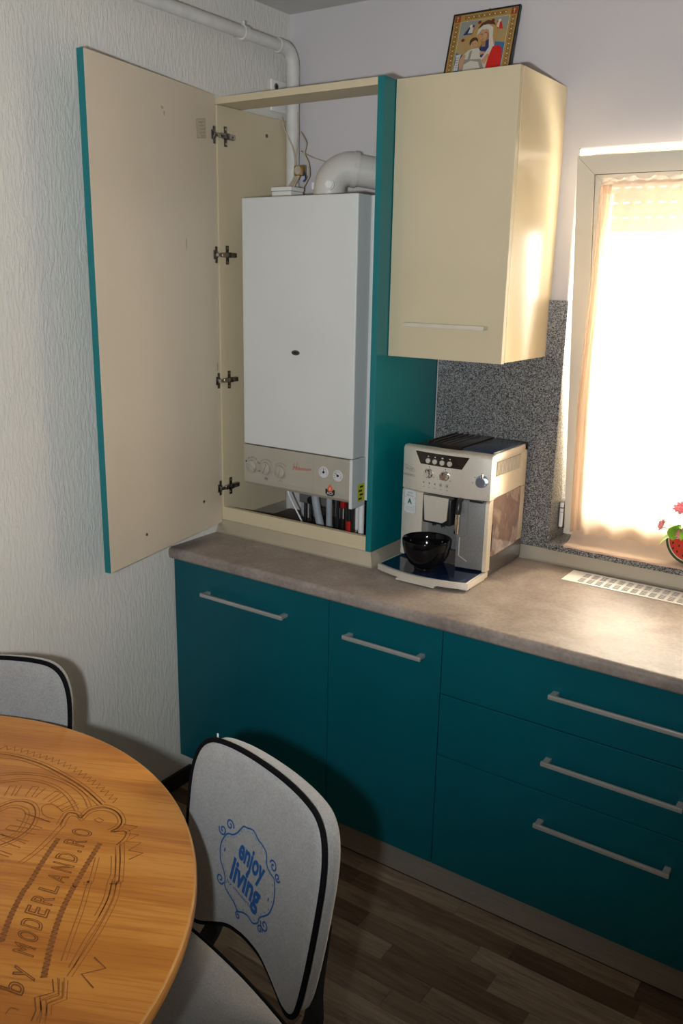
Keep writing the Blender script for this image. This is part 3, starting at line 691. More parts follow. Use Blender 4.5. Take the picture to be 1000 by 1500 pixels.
# gas pipe
gp = thing('gas_pipe', 'white painted pipe along the left wall, turning down in the corner', 'pipe', (0.046, -0.040, 2.30))
px, py = 0.046, -0.042
P = [(0.046, -3.2, 2.528), (0.046, -0.092, 2.510)] + [(0.046, -0.092 + 0.05 * math.sin(R(a)), 2.460 + 0.05 * math.cos(R(a))) for a in (15, 30, 45, 60, 75, 90)] + [(0.046, py, 2.020)]
O = Vector((0.046, -0.040, 2.30))
q = MB(); q.tube([Vector(p) - O for p in P], 0.0185, 'pipe', 18); q.build('pipe_run', gp, 50)
q = MB(); q.tube([Vector(p) - O for p in P[1:9]], 0.0225, 'pipe', 18); q.tube([Vector((0.046, py, 2.462)) - O, Vector((0.046, py, 2.430)) - O], 0.0225, 'pipe', 18); q.tube([Vector((0.046, -0.125, 2.5102)) - O, Vector((0.046, -0.090, 2.510)) - O], 0.0225, 'pipe', 18); q.build('elbow_fitting', gp, 50)
for yy in (-0.293, -0.95, -1.7):
    zz = 2.510 + (-(yy) - 0.092) / 3.108 * 0.018
    q = MB(); q.tube([Vector((0.046, yy - 0.011, zz)) - O, Vector((0.046, yy + 0.011, zz)) - O], 0.0225, 'pipe', 18)
    q.box(Vector((0.0, yy - 0.008, zz - 0.006)) - O, Vector((0.028, yy + 0.008, zz + 0.006)) - O, 'pipe', 0.001); q.cyl(Vector((0.046, yy, zz + 0.020)) - O, Vector((0.046, yy, zz + 0.032)) - O, 0.005, 'pipe', 8)
    q.build('pipe_clamp', gp, 50)
# cables hanging by the pipe
O = Vector((0.09, -0.06, 2.10))
cb = thing('power_cable', 'thin beige cables looping down beside the vertical white pipe', 'cable', O)
def cable(name, pts, r, m, lab=None):
    q = MB(); q.tube([p - O for p in spline(pts, 7)], r, m, 8); q.build(name, cb, 60, label=lab)
cable('cable', [(0.020, -0.068, 2.300), (0.035, -0.072, 2.26), (0.070, -0.072, 2.20), (0.084, -0.072, 2.14), (0.080, -0.075, 2.11)], 0.0028, 'cable')
cable('cable', [(0.086, -0.066, 2.312), (0.088, -0.066, 2.24), (0.078, -0.066, 2.17), (0.074, -0.07, 2.115)], 0.0022, 'cable')
cable('cable', [(0.092, -0.060, 2.25), (0.118, -0.062, 2.215), (0.112, -0.062, 2.18), (0.128, -0.062, 2.15), (0.136, -0.066, 2.11), (0.132, -0.075, 2.09), (0.128, -0.09, 2.0675)], 0.0025, 'cable')
cable('cable', [(0.092, -0.060, 2.19), (0.130, -0.045, 2.17), (0.175, -0.030, 2.155)], 0.0013, 'cable')
for k in range(3): cable('cable', [(0.086 + k * 0.008, -0.072, 2.115), (0.078 + k * 0.009, -0.085, 2.09), (0.072 + k * 0.010, -0.10, 2.0675)], 0.0035, 'cable')
cable('cable', [(0.118, -0.07, 2.12), (0.128, -0.075, 2.10), (0.122, -0.08, 2.088)], 0.003, 'blue', 'short dark blue cable')
q = MB(); q.box(Vector((0.082, -0.082, 2.108)) - O, Vector((0.120, -0.062, 2.142)) - O, 'brass', 0.004); q.cyl(Vector((0.100, -0.084, 2.126)) - O, Vector((0.100, -0.060, 2.126)) - O, 0.014, 'cable', 12)
q.build('cable_clamp', cb, 40, label='brown metal cable clamp')
so = thing('wall_socket', 'white square wall plate with dark hole behind the corner pipe', 'socket', (0.0, -0.064, 2.367))
MB().box((0.0005, -0.046, -0.050), (0.008, 0.040, 0.050), 'white', 0.003).build('plate', so)
q = MB(); q.cyl((0.008, -0.020, 0.028), (0.0092, -0.020, 0.028), 0.011, 'ink_grey', 16); q.cyl((0.0092, -0.020, 0.028), (0.0098, -0.020, 0.028), 0.006, 'ink', 12); q.build('cable_hole', so, 40)

# things under the boiler
bb = MB().box((0.0205, -0.374, 0.9005), (0.613, -0.014, 0.906), 'brown_board', 0.001)
bb = tag(bb.build('base_board'), 'dark brown board lying on the worktop under the boiler', 'board')
def vpipe(name, label, cat, pts, r, m, extra=None):
    t = thing(name, label, cat, pts[0]); q = MB(); O_ = Vector(pts[0])
    q.tube([Vector(p) - O_ for p in spline(pts, 6)], r, m, 14); q.build('tube', t, 50)
    if extra: extra(t, O_)
    return t
vpipe('grey_hose', 'thick curved grey hose rising into the underside of the boiler', 'hose', [(0.318, -0.215, 0.9065), (0.302, -0.215, 0.96), (0.286, -0.215, 1.03), (0.285, -0.215, 1.0745)], 0.014, 'grey_hose')
vpipe('grey_hose', 'straight grey hose below the boiler, right of the curved hose', 'hose', [(0.343, -0.21, 0.9065), (0.343, -0.21, 0.97), (0.342, -0.21, 1.0745)], 0.011, 'grey_hose')
vpipe('black_hose', 'thin black hose just right of the curved grey hose', 'hose', [(0.350, -0.19, 0.9065), (0.330, -0.185, 0.97), (0.315, -0.185, 1.03), (0.312, -0.185, 1.0745)], 0.005, 'black')
def collar(t, O_):
    MB().cyl(Vector((0.488, -0.300, 0.940)) - O_, Vector((0.488, -0.300, 1.000)) - O_, 0.0115, 'red', 14).build('red_lever', t, 40)
    MB().cyl(Vector((0.488, -0.300, 0.920)) - O_, Vector((0.488, -0.300, 0.938)) - O_, 0.014, 'nickel', 6).build('hex_nut', t, 40)
vpipe('copper_pipe', 'dark pipe with red valve sleeve under the right of the boiler', 'pipe', [(0.488, -0.300, 0.9065), (0.488, -0.300, 1.0745)], 0.008, 'black', collar)
def collar2(t, O_):
    MB().cyl(Vector((0.525, -0.285, 0.915)) - O_, Vector((0.525, -0.285, 0.950)) - O_, 0.0155, 'cable', 6).build('hex_nut', t, 40)
vpipe('white_pipe', 'off-white pipe at the right corner below the boiler', 'pipe', [(0.525, -0.285, 0.9065), (0.525, -0.285, 1.0745)], 0.010, 'white', collar2)
vpipe('black_pipe', 'narrow black pipe between the red valve and the off-white pipe', 'pipe', [(0.506, -0.31, 0.9065), (0.506, -0.31, 1.0745)], 0.005, 'black')
vpipe('black_pipe', 'narrow black pipe rising behind the straight grey hose', 'pipe', [(0.372, -0.20, 0.9065), (0.372, -0.20, 1.0745)], 0.006, 'black')
vpipe('signal_cable', 'thin beige cable hanging at a slant below the boiler', 'cable', [(0.270, -0.24, 0.9095), (0.235, -0.24, 0.96), (0.195, -0.24, 1.02), (0.170, -0.24, 1.0745)], 0.003, 'white')
t = thing('valve_group', 'brass and steel valve cluster under the middle of the boiler', 'valve', (0.21, -0.13, 0.9065))
q = MB()
for k in range(5): q.cyl((-0.03 + k * 0.024, 0.0, 0.0), (-0.03 + k * 0.024, 0.0, 0.168), 0.006, 'nickel', 10)
q.build('riser', t, 40)
MB().box((-0.045, -0.022, 0.075), (0.085, 0.02, 0.115), 'silver_dark', 0.006).build('manifold', t)
MB().cyl((0.02, -0.022, 0.095), (0.02, -0.040, 0.095), 0.014, 'black', 12).build('cap', t, 40)
t = thing('isolating_valve', 'small blue and red valve handles under the boiler control panel', 'valve', (0.36, -0.13, 0.9065))
MB().cyl((0, 0, 0), (0, 0, 0.168), 0.008, 'nickel', 12).build('riser', t, 40)
MB().box((-0.022, -0.030, 0.085), (0.010, -0.009, 0.110), 'red', 0.004).build('lever', t, label='red lever')
MB().box((0.030, -0.030, 0.060), (0.062, -0.009, 0.085), 'blue', 0.004).build('lever', t, label='blue lever')
MB().cyl((0.045, 0, 0), (0.045, 0, 0.168), 0.008, 'nickel', 12).build('riser', t, 40)
t = thing('condensate_cup', 'beige plastic trap cup hanging beneath the boiler near the red valve', 'trap', (0.448, -0.20, 0.9065))
q = MB(); q.lathe([(0.010, 0.03), (0.022, 0.04), (0.026, 0.10), (0.026, 0.168), (0, 0.168)], 'white', 18); q.lathe([(0.006, 0.0), (0.006, 0.032)], 'white', 10); q.build('cup', t, 40)
MB().box((0.045, -0.060, 0.9065), (0.135, -0.012, 1.03), 'grey_hose', 0.002)
t = tag(MB().box((0.128, -0.09, 0.9065), (0.168, -0.03, 1.05), 'grey_hose', 0.004).build('metal_bracket'), 'pale grey metal bracket behind the valves at the left', 'bracket')
t = tag(MB().box((0.30, -0.030, 0.9065), (0.600, -0.0135, 1.10), 'granite', 0.001).build('stone_offcut'), 'speckled grey stone panel behind the pipes under the boiler', 'panel')

# ================================================================== ICON PICTURE
ic = thing('religious_picture', 'gold-bordered mother and child picture leaning on top of the upper cabinet', 'picture')
IW, IH = 0.213, 0.238
# leaning: bottom on the cabinet top in front, top against the wall
ic.location = (0.7435, -0.078, uz1 + 0.0015); ic.rotation_euler = (-math.asin(0.066 / IH), 0, 0)
MB().box((-IW / 2, 0.0, 0), (IW / 2, 0.008, IH), 'ink_brown', 0.0005).build('board', ic)
q = MB(); fw = 0.0035
for lo, hi in (((-IW / 2 - 0.001, -0.0025, -0.0), (-IW / 2 + fw, 0.009, IH + 0.001)), ((IW / 2 - fw, -0.0025, 0.0), (IW / 2 + 0.001, 0.009, IH + 0.001)), ((-IW / 2 + fw, -0.0025, IH - fw), (IW / 2 - fw, 0.009, IH + 0.001)), ((-IW / 2 + fw, -0.0025, 0.0), (IW / 2 - fw, 0.009, fw))): q.box(lo, hi, 'black')
q.build('frame', ic)
q = MB(); q.cyl((0.008, 0.004, IH + 0.001), (0.008, 0.004, IH + 0.006), 0.003, 'brass', 8); q.build('hook', ic)
pm = {}
def pc(name, c):
    if name not in pm: pm[name] = mat('print_' + name, c, 0.35)
    return pm[name]
gold = pc('gold', (0.42, 0.24, 0.06)); goldd = pc('dark_gold', (0.10, 0.035, 0.01)); goldl = pc('pale_gold', (0.72, 0.62, 0.36)); rust = pc('rust', (0.30, 0.05, 0.015))
ochre = pc('ochre', (0.42, 0.29, 0.12)); skyc = pc('grey_sky', (0.28, 0.29, 0.25)); blu = pc('sky_blue', (0.03, 0.16, 0.34)); halo = pc('halo', (0.55, 0.28, 0.06)); veil = pc('veil', (0.62, 0.56, 0.48))
skin = pc('skin', (0.55, 0.30, 0.15)); skin_d = pc('skin_shadow', (0.38, 0.18, 0.08)); redr = pc('red_robe', (0.62, 0.015, 0.01)); hair = pc('hair', (0.07, 0.03, 0.015)); cloth = pc('child_cloth', (0.60, 0.56, 0.46)); cloth_d = pc('cloth_shadow', (0.30, 0.27, 0.22)); navy = pc('navy', (0.02, 0.04, 0.14))
VIS = 0.158                                # visible height used for the layout
PI_ = lambda s, t, h: (-IW / 2 + s * IW, -0.0006 - h, IH - t * VIS)
q = MB()
lay = [0.0]
def L_(): lay[0] += 0.00008; return lay[0]
def rect(s0, t0, s1, t1, m): poly2(q, [(s0, t0), (s1, t0), (s1, t1), (s0, t1)], m, PI_, L_())
def ell(s, t, rs, rt, m, rot=0, n=22):
    h = L_(); disc2(q, s, t, rs, rt, m, PI_, h, n, rot)
def pg(pts, m): poly2(q, pts, m, PI_, L_())
TB = IH / VIS - 0.02
rect(0.015, 0.02, 0.985, TB, gold); rect(0.13, 0.16, 0.87, TB - 0.13, ochre)
pg([(0.13, 0.16), (0.45, 0.16), (0.33, 0.33), (0.13, 0.52)], skyc); pg([(0.62, 0.16), (0.87, 0.16), (0.87, 0.42), (0.74, 0.30)], skyc)
pg([(0.13, 0.74), (0.26, 0.80), (0.30, TB - 0.13), (0.13, TB - 0.13)], blu); pg([(0.72, 0.62), (0.87, 0.66), (0.87, TB - 0.13), (0.70, TB - 0.13)], blu)
# chain ornament in the border
h = L_()
k = 0
for i in range(26):
    t = 0.20 + i * 0.045
    if t > TB - 0.05: break
    for s in (0.072, 0.928):
        disc2(q, s, t, 0.028, 0.018, goldd, PI_, h, 10); disc2(q, s, t, 0.017, 0.011, goldl if i % 2 else gold, PI_, h + 0.00006, 10)
for i in range(16):
    s = 0.20 + i * 0.04
    disc2(q, s, 0.09, 0.018, 0.030, goldd, PI_, h, 10); disc2(q, s, 0.09, 0.011, 0.018, goldl if i % 2 else gold, PI_, h + 0.00006, 10)
lay[0] += 0.0001
for s in (0.072, 0.928): rect(s - 0.045, 0.035, s + 0.045, 0.155, rust)
for s in (0.13, 0.87): ribbon(q, [(s, 0.16), (s, TB - 0.13)], 0.006, goldl, PI_, L_())
ribbon(q, [(0.13, 0.16), (0.87, 0.16)], 0.006, goldl, PI_, L_())
for s in (0.072, 0.928):
    ribbon(q, [(s - 0.02, 0.07), (s + 0.02, 0.07)], 0.008, goldl, PI_, L_()); ribbon(q, [(s, 0.05), (s, 0.14)], 0.008, goldl, PI_, L_())
# small angels and roundels
pg([(0.20, 0.42), (0.30, 0.24), (0.36, 0.26), (0.34, 0.42)], navy); ell(0.305, 0.27, 0.025, 0.03, goldl); pg([(0.27, 0.40), (0.30, 0.29), (0.35, 0.30), (0.34, 0.40)], cloth)
pg([(0.70, 0.38), (0.70, 0.24), (0.75, 0.22), (0.80, 0.40)], redr); ell(0.735, 0.24, 0.022, 0.03, goldl); pg([(0.70, 0.34), (0.71, 0.26), (0.74, 0.27), (0.74, 0.38)], cloth)
for s, t in ((0.43, 0.22), (0.63, 0.22), (0.215, 0.52)): ell(s, t, 0.028, 0.032, rust); ell(s, t, 0.013, 0.016, goldd)
# mother
ell(0.545, 0.46, 0.185, 0.235, halo); ell(0.545, 0.46, 0.16, 0.205, ochre)
pg([(0.42, 0.34), (0.47, 0.24), (0.56, 0.20), (0.65, 0.24), (0.69, 0.33), (0.66, 0.30), (0.55, 0.27)], goldd)
pg([(0.42, 0.48), (0.43, 0.36), (0.50, 0.285), (0.59, 0.29), (0.66, 0.36), (0.67, 0.52), (0.72, 0.72), (0.80, 0.80), (0.82, TB - 0.14), (0.42, TB - 0.14), (0.50, 0.86), (0.58, 0.68), (0.62, 0.52), (0.58, 0.40), (0.49, 0.36)], veil)
pg([(0.52, 0.62), (0.62, 0.56), (0.64, 0.72), (0.56, 0.90), (0.48, 0.86)], navy)
ell(0.528, 0.49, 0.078, 0.125, skin, 0.25); pg([(0.56, 0.42), (0.61, 0.46), (0.62, 0.56), (0.575, 0.60), (0.585, 0.50)], skin_d)
pg([(0.50, 0.58), (0.58, 0.60), (0.585, 0.70), (0.53, 0.70)], skin_d)
for s, t in ((0.495, 0.455), (0.555, 0.435)): ribbon(q, [(s - 0.018, t + 0.008), (s, t - 0.002), (s + 0.018, t)], 0.010, hair, PI_, L_())
ribbon(q, [(0.515, 0.46), (0.505, 0.52), (0.518, 0.525)], 0.007, skin_d, PI_, L_()); ribbon(q, [(0.505, 0.565), (0.540, 0.556)], 0.009, rust, PI_, L_())
pg([(0.70, 0.72), (0.78, 0.70), (0.84, 0.76), (0.86, 0.90), (0.86, TB - 0.14), (0.62, TB - 0.14), (0.66, 0.90)], redr)
# child
ell(0.385, 0.62, 0.125, 0.150, halo); ell(0.385, 0.62, 0.105, 0.127, ochre)
ell(0.395, 0.585, 0.066, 0.085, hair); ell(0.405, 0.635, 0.052, 0.075, skin, 0.2)
for s in (0.388, 0.424): ribbon(q, [(s - 0.009, 0.625), (s + 0.009, 0.62)], 0.008, hair, PI_, L_())
ribbon(q, [(0.398, 0.675), (0.416, 0.672)], 0.007, rust, PI_, L_())
pg([(0.28, 0.80), (0.34, 0.73), (0.48, 0.71), (0.54, 0.80), (0.52, 0.98), (0.30, 0.98)], cloth); pg([(0.36, 0.76), (0.40, 0.74), (0.38, 0.96), (0.34, 0.96)], cloth_d)
pg([(0.24, 0.98), (0.30, 0.90), (0.55, 0.93), (0.62, 1.12), (0.56, TB - 0.15), (0.22, TB - 0.15)], cloth_d); pg([(0.30, 1.00), (0.40, 0.94), (0.52, 0.98), (0.56, 1.10), (0.30, 1.14)], cloth)
pg([(0.52, 0.78), (0.60, 0.80), (0.60, 0.84), (0.52, 0.85)], skin); pg([(0.55, 0.98), (0.64, 0.84), (0.68, 0.86), (0.62, 1.04)], skin); pg([(0.22, 0.90), (0.27, 0.80), (0.31, 0.82), (0.28, 1.04), (0.24, 1.10)], skin)
pg([(0.155, 0.80), (0.235, 0.79), (0.215, 0.90), (0.22, 1.10), (0.15, 1.10), (0.165, 0.92)], cloth)
for k in range(5): ribbon(q, [(0.168, 0.86 + k * 0.045), (0.208, 0.855 + k * 0.045)], 0.008, goldd, PI_, L_())
q.build('print', ic)

# ================================================================== WORKTOP VENT GRILLE
vg = thing('vent_grille', 'long white slotted vent grille let into the worktop below the window', 'grille', (1.168, -0.040, 0.9005))
q = MB(); GL, GW = 0.80, 0.107
# slots: columns of five slanted slots in two rows; the plate is strips around them
x = 0.045; nx = int((GL - 0.09) / 0.0265)
zz0, zz1 = 0.0, 0.0012
cols = [0.045 + k * 0.0265 for k in range(nx)]
q.box((0, -0.012, zz0), (GL, 0, zz1), 'white'); q.box((0, -GW, zz0), (GL, -GW + 0.012, zz1), 'white')
q.box((0, -GW + 0.012, zz0), (cols[0], -0.012, zz1), 'white'); q.box((cols[-1] + 0.018, -GW + 0.012, zz0), (GL, -0.012, zz1), 'white')
for k in range(nx - 1): q.box((cols[k] + 0.018, -GW + 0.012, zz0), (cols[k + 1], -0.012, zz1), 'white')
n = 10; st = (GW - 0.024) / n
for k in range(nx):
    for j in range(n + 1):
        yy = -0.012 - j * st; hw = 0.0014 if j != n // 2 else 0.0036
        if 0 < j < n: q.box((cols[k], yy - hw, zz0), (cols[k] + 0.018, yy + hw, zz1), 'white')
q.build('grille_plate', vg)
MB().box((0.02, -GW + 0.006, -0.0003), (GL - 0.02, -0.006, 0.0002), 'ink').build('slot_shade_sheet', vg, label='dark sheet as shade under the slots')  # thin dark sheet stands in for the shade inside the slots

# ================================================================== COFFEE MACHINE
MX, MY, MZ = 0.8425, -0.18, 0.9
cm = thing('coffee_machine', 'silver and black automatic coffee machine on the worktop beside the teal panel', 'coffee machine', (MX, MY, MZ))
def cmp_(mb, name, smooth=None, label=None, parent=None):
    o = mb.build(name, parent or cm, smooth, label=label)
    if parent is None: o.location = (-MX, -MY, -MZ)
    return o
cmp_(MB().box((0.704, -0.300, 0.906), (0.983, -0.034, 0.974), 'coffee_brown', 0.006), 'base', 40, 'dark brown plastic base')
for xx in (0.73, 0.955):
    for yy in (-0.27, -0.06): cmp_(MB().cyl((xx, yy, 0.9003), (xx, yy, 0.907), 0.012, 'black', 12), 'foot', 40)
q = MB()
q.box((0.701, -0.285, 0.970), (0.9835, -0.032, 1.262), 'silver_warm', 0.006, 3)
cmp_(q, 'housing', 40)
# bowed front: plan curve
def bow(x, y0=-0.312, amp=0.020): u = (x - 0.8425) / 0.1475; return y0 - amp * (1 - u * u)
def bowed(mb, x0, x1, z0, z1, m, y0=-0.312, amp=0.020, back=-0.285, n=14, tilt=0.0, tdrop=0.0):
    """slab whose front follows the bow; rounded top edge"""
    rows = [(z0, 0.0), (z1 - 0.010, 0.0), (z1 - 0.004, 0.0025), (z1 - 0.001, 0.007), (z1, 0.013)]
    vs = []; fs = []
    for i in range(n + 1):
        x = x0 + (x1 - x0) * i / n; u = (x - 0.8425) / 0.1475
        for z, b in rows: vs.append((x, bow(x, y0, amp) + b + tilt * (z - z0), z - tdrop * u * u))
        vs.append((x, back, z1 - tdrop * u * u)); vs.append((x, back, z0))
    k = len(rows) + 2
    for i in range(n):
        for j in range(k):
            l = (j + 1) % k; fs.append((i * k + j, i * k + l, (i + 1) * k + l, (i + 1) * k + j))
    fs.append(tuple(range(k))); fs.append(tuple(n * k + j for j in reversed(range(k))))
    mb.add(vs, fs, m)
q = MB(); bowed(q, 0.6945, 0.9905, 1.150, 1.284, 'silver'); pan = cmp_(q, 'control_panel', 35)
PB = lambda x, z, h: (x, bow(x) - 0.0004 - h, z)
def panT(x, z, h=0.0):
    sl = math.atan(2 * 0.020 * (x - 0.8425) / 0.1475 ** 2)
    return Matrix.Translation((x, bow(x) - h, z)) @ Matrix.Rotation(sl, 4, 'Z') @ Matrix.Rotation(math.pi / 2, 4, 'X')
def pp(mb, name, smooth=None, label=None): return mb.build(name, pan, smooth, label=label)
q = MB(); n = 12; top = [(0.742 + (0.925 - 0.742) * k / n, 1.2735) for k in range(n + 1)]; bot = [(0.762 + (0.903 - 0.762) * k / n, 1.236) for k in range(n + 1)]
vs = [PB(x, z, 0) for x, z in top] + [PB(x, z, 0) for x, z in bot] + [PB(x, z, -0.003) for x, z in top]
q.add(vs, [(k, k + 1, n + 2 + k, n + 1 + k) for k in range(n)], 'coffee_top'); pp(q, 'display_window', label='dark trapezoid button field')
for x in (0.790, 0.814, 0.839, 0.864):
    q = MB(); q.lathe([(0.0078, 0), (0.0078, 0.003), (0.0062, 0.0045), (0, 0.0045)], 'silver', 20, panT(x, 1.2485, 0.0004)); pp(q, 'button', 40)
q = MB()
for i, x in enumerate((0.790, 0.814, 0.839, 0.864)):
    disc2(q, x, 1.262, 0.0022 if i != 2 else 0.004, 0.0022, 'silver', PB, 0.0002, 12)
for i, x in enumerate((0.777, 0.797, 0.817, 0.838, 0.859)):
    disc2(q, x, 1.180, 0.0022, 0.0022, 'ink', PB, 0.0001, 10)
    if i > 2:
        c_ = [(x + 0.005 * math.cos(R(40 + 28 * k)), 1.180 + 0.005 * math.sin(R(40 + 28 * k))) for k in range(11)]; ribbon(q, c_, 0.001, 'ink_grey', PB, 0.0001)
    c_ = [(x - 0.003, 1.167), (x + 0.003, 1.167)]; ribbon(q, c_, 0.0018, 'ink_soft', PB, 0.0001)
for x, z in ((0.795, 1.230), (0.851, 1.230)): disc2(q, x, z, 0.0018, 0.0018, 'ink', PB, 0.0001, 8)
for x, z in ((0.834, 1.197), (0.868, 1.197), (0.775, 1.200), (0.812, 1.200), (0.938, 1.201), (0.944, 1.218)): ribbon(q, [(x - 0.002, z), (x + 0.002, z)], 0.002, 'ink_grey', PB, 0.0001)
ribbon(q, [(0.700, 1.2235), (0.738, 1.2165), (0.7435, 1.208), (0.738, 1.2050), (0.702, 1.2120), (0.700, 1.2235)], 0.0009, 'ink_grey', PB, 0.0001)
T = panT(0.7205, 1.2115, 0.0006)
text_on(q, "DeLonghi", T @ Matrix.Rotation(R(-3), 4, 'Z'), 0.0055, 'ink_grey', shear=0.1)
text_on(q, 'MAGNIFICA', panT(0.7200, 1.190, 0.0006), 0.0072, 'ink_grey', width=0.85)
pp(q, 'printed_mark')['kind'] = 'stuff'
for x, z, r, m in ((0.795, 1.211, 0.0150, 'chrome'), (0.851, 1.211, 0.0150, 'chrome')):
    q = MB(); T = panT(x, z, 0.0004)
    vs = []; prof = [(1.0, 0), (1.0, 0.004), (0.86, 0.005), (0.80, 0.016), (0.70, 0.018), (0, 0.018)]; nn = 36; fs = []
    for rr, h in prof:
        for k in range(nn):
            a = 2 * math.pi * k / nn; g = 1 + (0.05 * math.cos(9 * a) if 0.005 <= h < 0.0181 and rr > 0 else 0); vs.append((r * rr * g * math.cos(a), r * rr * g * math.sin(a), h))
    for i in range(len(prof) - 1):
        for k in range(nn): l = (k + 1) % nn; fs.append((i * nn + k, i * nn + l, (i + 1) * nn + l, (i + 1) * nn + k))
    q.add(vs, fs, m, T); q.box((-0.0012, 0.004, 0.018), (0.0012, 0.012, 0.0186), 'ink', T=T); pp(q, 'dial_knob', 45, 'chrome fluted knob')
q = MB(); T = panT(0.9655, 1.208, 0.0004)
q.lathe([(0.0185, 0), (0.0185, 0.006), (0.0165, 0.009), (0.015, 0.022), (0.012, 0.025), (0, 0.025)], 'knob_reflection', 28, T); q.box((-0.004, 0.008, 0.010), (0.004, 0.028, 0.024), 'chrome', 0.003, T=T @ Matrix.Rotation(R(-8), 4, 'Z'))
pp(q, 'steam_knob', 40, 'round chrome steam knob with a blue reflection in its colour')
# lower front
q = MB(); bowed(q, 0.6945, 0.776, 0.935, 1.1485, 'silver', n=6); lf = cmp_(q, 'left_panel', 35)
q = MB(); bowed(q, 0.9800, 0.9905, 0.930, 1.1485, 'silver_warm', n=3); cmp_(q, 'right_edge', 35)
q = MB(); bowed(q, 0.8975, 0.9795, 0.935, 1.1480, 'silver_dark', n=6)
sd = cmp_(q, 'service_door', 35, 'dark grey service door')
q = MB(); c_ = [(0.905, 1.026), (0.905, 0.970), (0.932, 0.954), (0.932, 0.962), (0.911, 0.975), (0.911, 1.026), (0.905, 1.026)]
ribbon(q, [(0.908, 1.030), (0.908, 0.972), (0.934, 0.957)], 0.0035, 'silver', PB, 0.001); ribbon(q, [(0.930, 1.140), (0.930, 1.040), (0.908, 1.030)], 0.0012, 'ink_grey', PB, 0.001)
q.build('door_outline', sd, label='raised grip outline')
cmp_(MB().box((0.932, -0.326, 1.1425), (0.972, -0.300, 1.1495), 'black', 0.001), 'grip_gap')
q = MB(); q.box((0.776, -0.2865, 0.935), (0.8975, -0.2800, 1.1490), 'silver_dark'); cmp_(q, 'recess', label='grey recessed back of the cup bay')
q = MB(); x = 0.7435
pts_ = [(0.701, 1.074), (0.7525, 1.074), (0.7525, 1.144), (0.701, 1.144)]
n = 5; vs = []
for k in range(n + 1):
    xx = 0.701 + 0.0515 * k / n; vs += [PB(xx, 1.073, 0.0001), PB(xx, 1.146, 0.0001)]
q.add(vs, [(2 * k, 2 * k + 2, 2 * k + 3, 2 * k + 1) for k in range(n)], 'paper')
ribbon(q, [(0.703, 1.075), (0.7505, 1.075), (0.7505, 1.144), (0.703, 1.144), (0.703, 1.075)], 0.0012, 'ink_grey', PB, 0.0004)
for z in (1.122, 1.097): ribbon(q, [(0.703, z), (0.7505, z)], 0.0008, 'ink_grey', PB, 0.0004)
T = panT(0.7268, 1.103, 0.0012); text_on(q, 'A', T, 0.0155, 'ink_green', bold=0.04)
text_on(q, 'Save Plus', panT(0.7268, 1.1355, 0.0012), 0.0050, 'ink_grey', width=0.8); text_on(q, 'ENERGY CLASS', panT(0.7268, 1.126, 0.0012), 0.0048, 'ink_grey', width=0.62)
for z in (1.091, 1.086, 1.081): ribbon(q, [(0.709, z), (0.745, z)], 0.0008, 'ink_soft', PB, 0.0004)
q.build('energy_label', lf, label='white energy label with green letter A')
# spout
sp_ = cmp_(MB().box((0.792, -0.356, 1.063), (0.888, -0.281, 1.1485), 'black', 0.006, 3), 'spout', 40, 'adjustable coffee spout')
MB().prism([(0.797, 1.149), (0.880, 1.149), (0.876, 1.082), (0.870, 1.077), (0.862, 1.072), (0.803, 1.072)], 0.356, 0.3605, 'silver', Matrix(((1, 0, 0, 0), (0, 0, -1, 0), (0, 1, 0, 0), (0, 0, 0, 1)))).build('spout_face', sp_, label='silver spout face')
for xx in (0.822, 0.852):
    q = MB(); q.cyl((xx, -0.335, 1.064), (xx, -0.335, 1.054), 0.0055, 'black', 12); q.cyl((xx, -0.335, 1.056), (xx, -0.335, 1.051), 0.0045, 'chrome', 12); q.build('nozzle', sp_, 40)
q = MB(); q.tube(spline([(0.900, -0.300, 1.140), (0.905, -0.335, 1.142), (0.908, -0.346, 1.125), (0.907, -0.348, 1.105)], 6), 0.009, 'black', 14)
wd = cmp_(q, 'steam_wand', 45, 'black jointed steam wand'); q = MB(); q.cyl((0.907, -0.348, 1.112), (0.906, -0.350, 1.046), 0.0078, 'chrome', 16); q.build('wand_sleeve', wd, 40, label='chrome sleeve')
# top
q = MB(); n = 14; vs = []; fs = []
ys = [-0.290, -0.272, -0.060, -0.040]; zs = [1.2705, 1.2805, 1.2805, 1.270]
for i in range(n + 1):
    u = i / n; x = 0.702 + (0.872 - 0.702) * u; dome = 0.013 * math.sin(math.pi * min(1, (u * 0.62 + 0.02)))
    for yy, z in zip(ys, zs): vs.append((x, yy, z + dome - (0.006 if i == 0 else 0)))
    vs.append((x, -0.040, 1.258)); vs.append((x, -0.290, 1.258))
for i in range(n):
    for j in range(6): l = (j + 1) % 6; fs.append((i * 6 + j, i * 6 + l, (i + 1) * 6 + l, (i + 1) * 6 + j))
fs += [tuple(range(6)), tuple(n * 6 + j for j in reversed(range(6)))]
q.add(vs, fs, 'coffee_top'); tl = cmp_(q, 'bean_lid', 30, 'black domed bean lid')
for k in range(5): MB().box((0.745 + 0.021 * k, -0.255, 1.288), (0.748 + 0.021 * k, -0.065, 1.2955), 'coffee_top', 0.001).build('ridge', tl)
q = MB(); q.box((0.873, -0.292, 1.258), (0.984, -0.040, 1.284), 'silver_warm', 0.004); q.box((0.873, -0.060, 1.262), (0.984, -0.033, 1.288), 'coffee_top', 0.004); cmp_(q, 'top_rim', 40)
cmp_(MB().box((0.8755, -0.278, 1.2815), (0.9790, -0.062, 1.2895), 'lid_blue', 0.002), 'tank_lid', 40, 'smoky blue water tank lid')
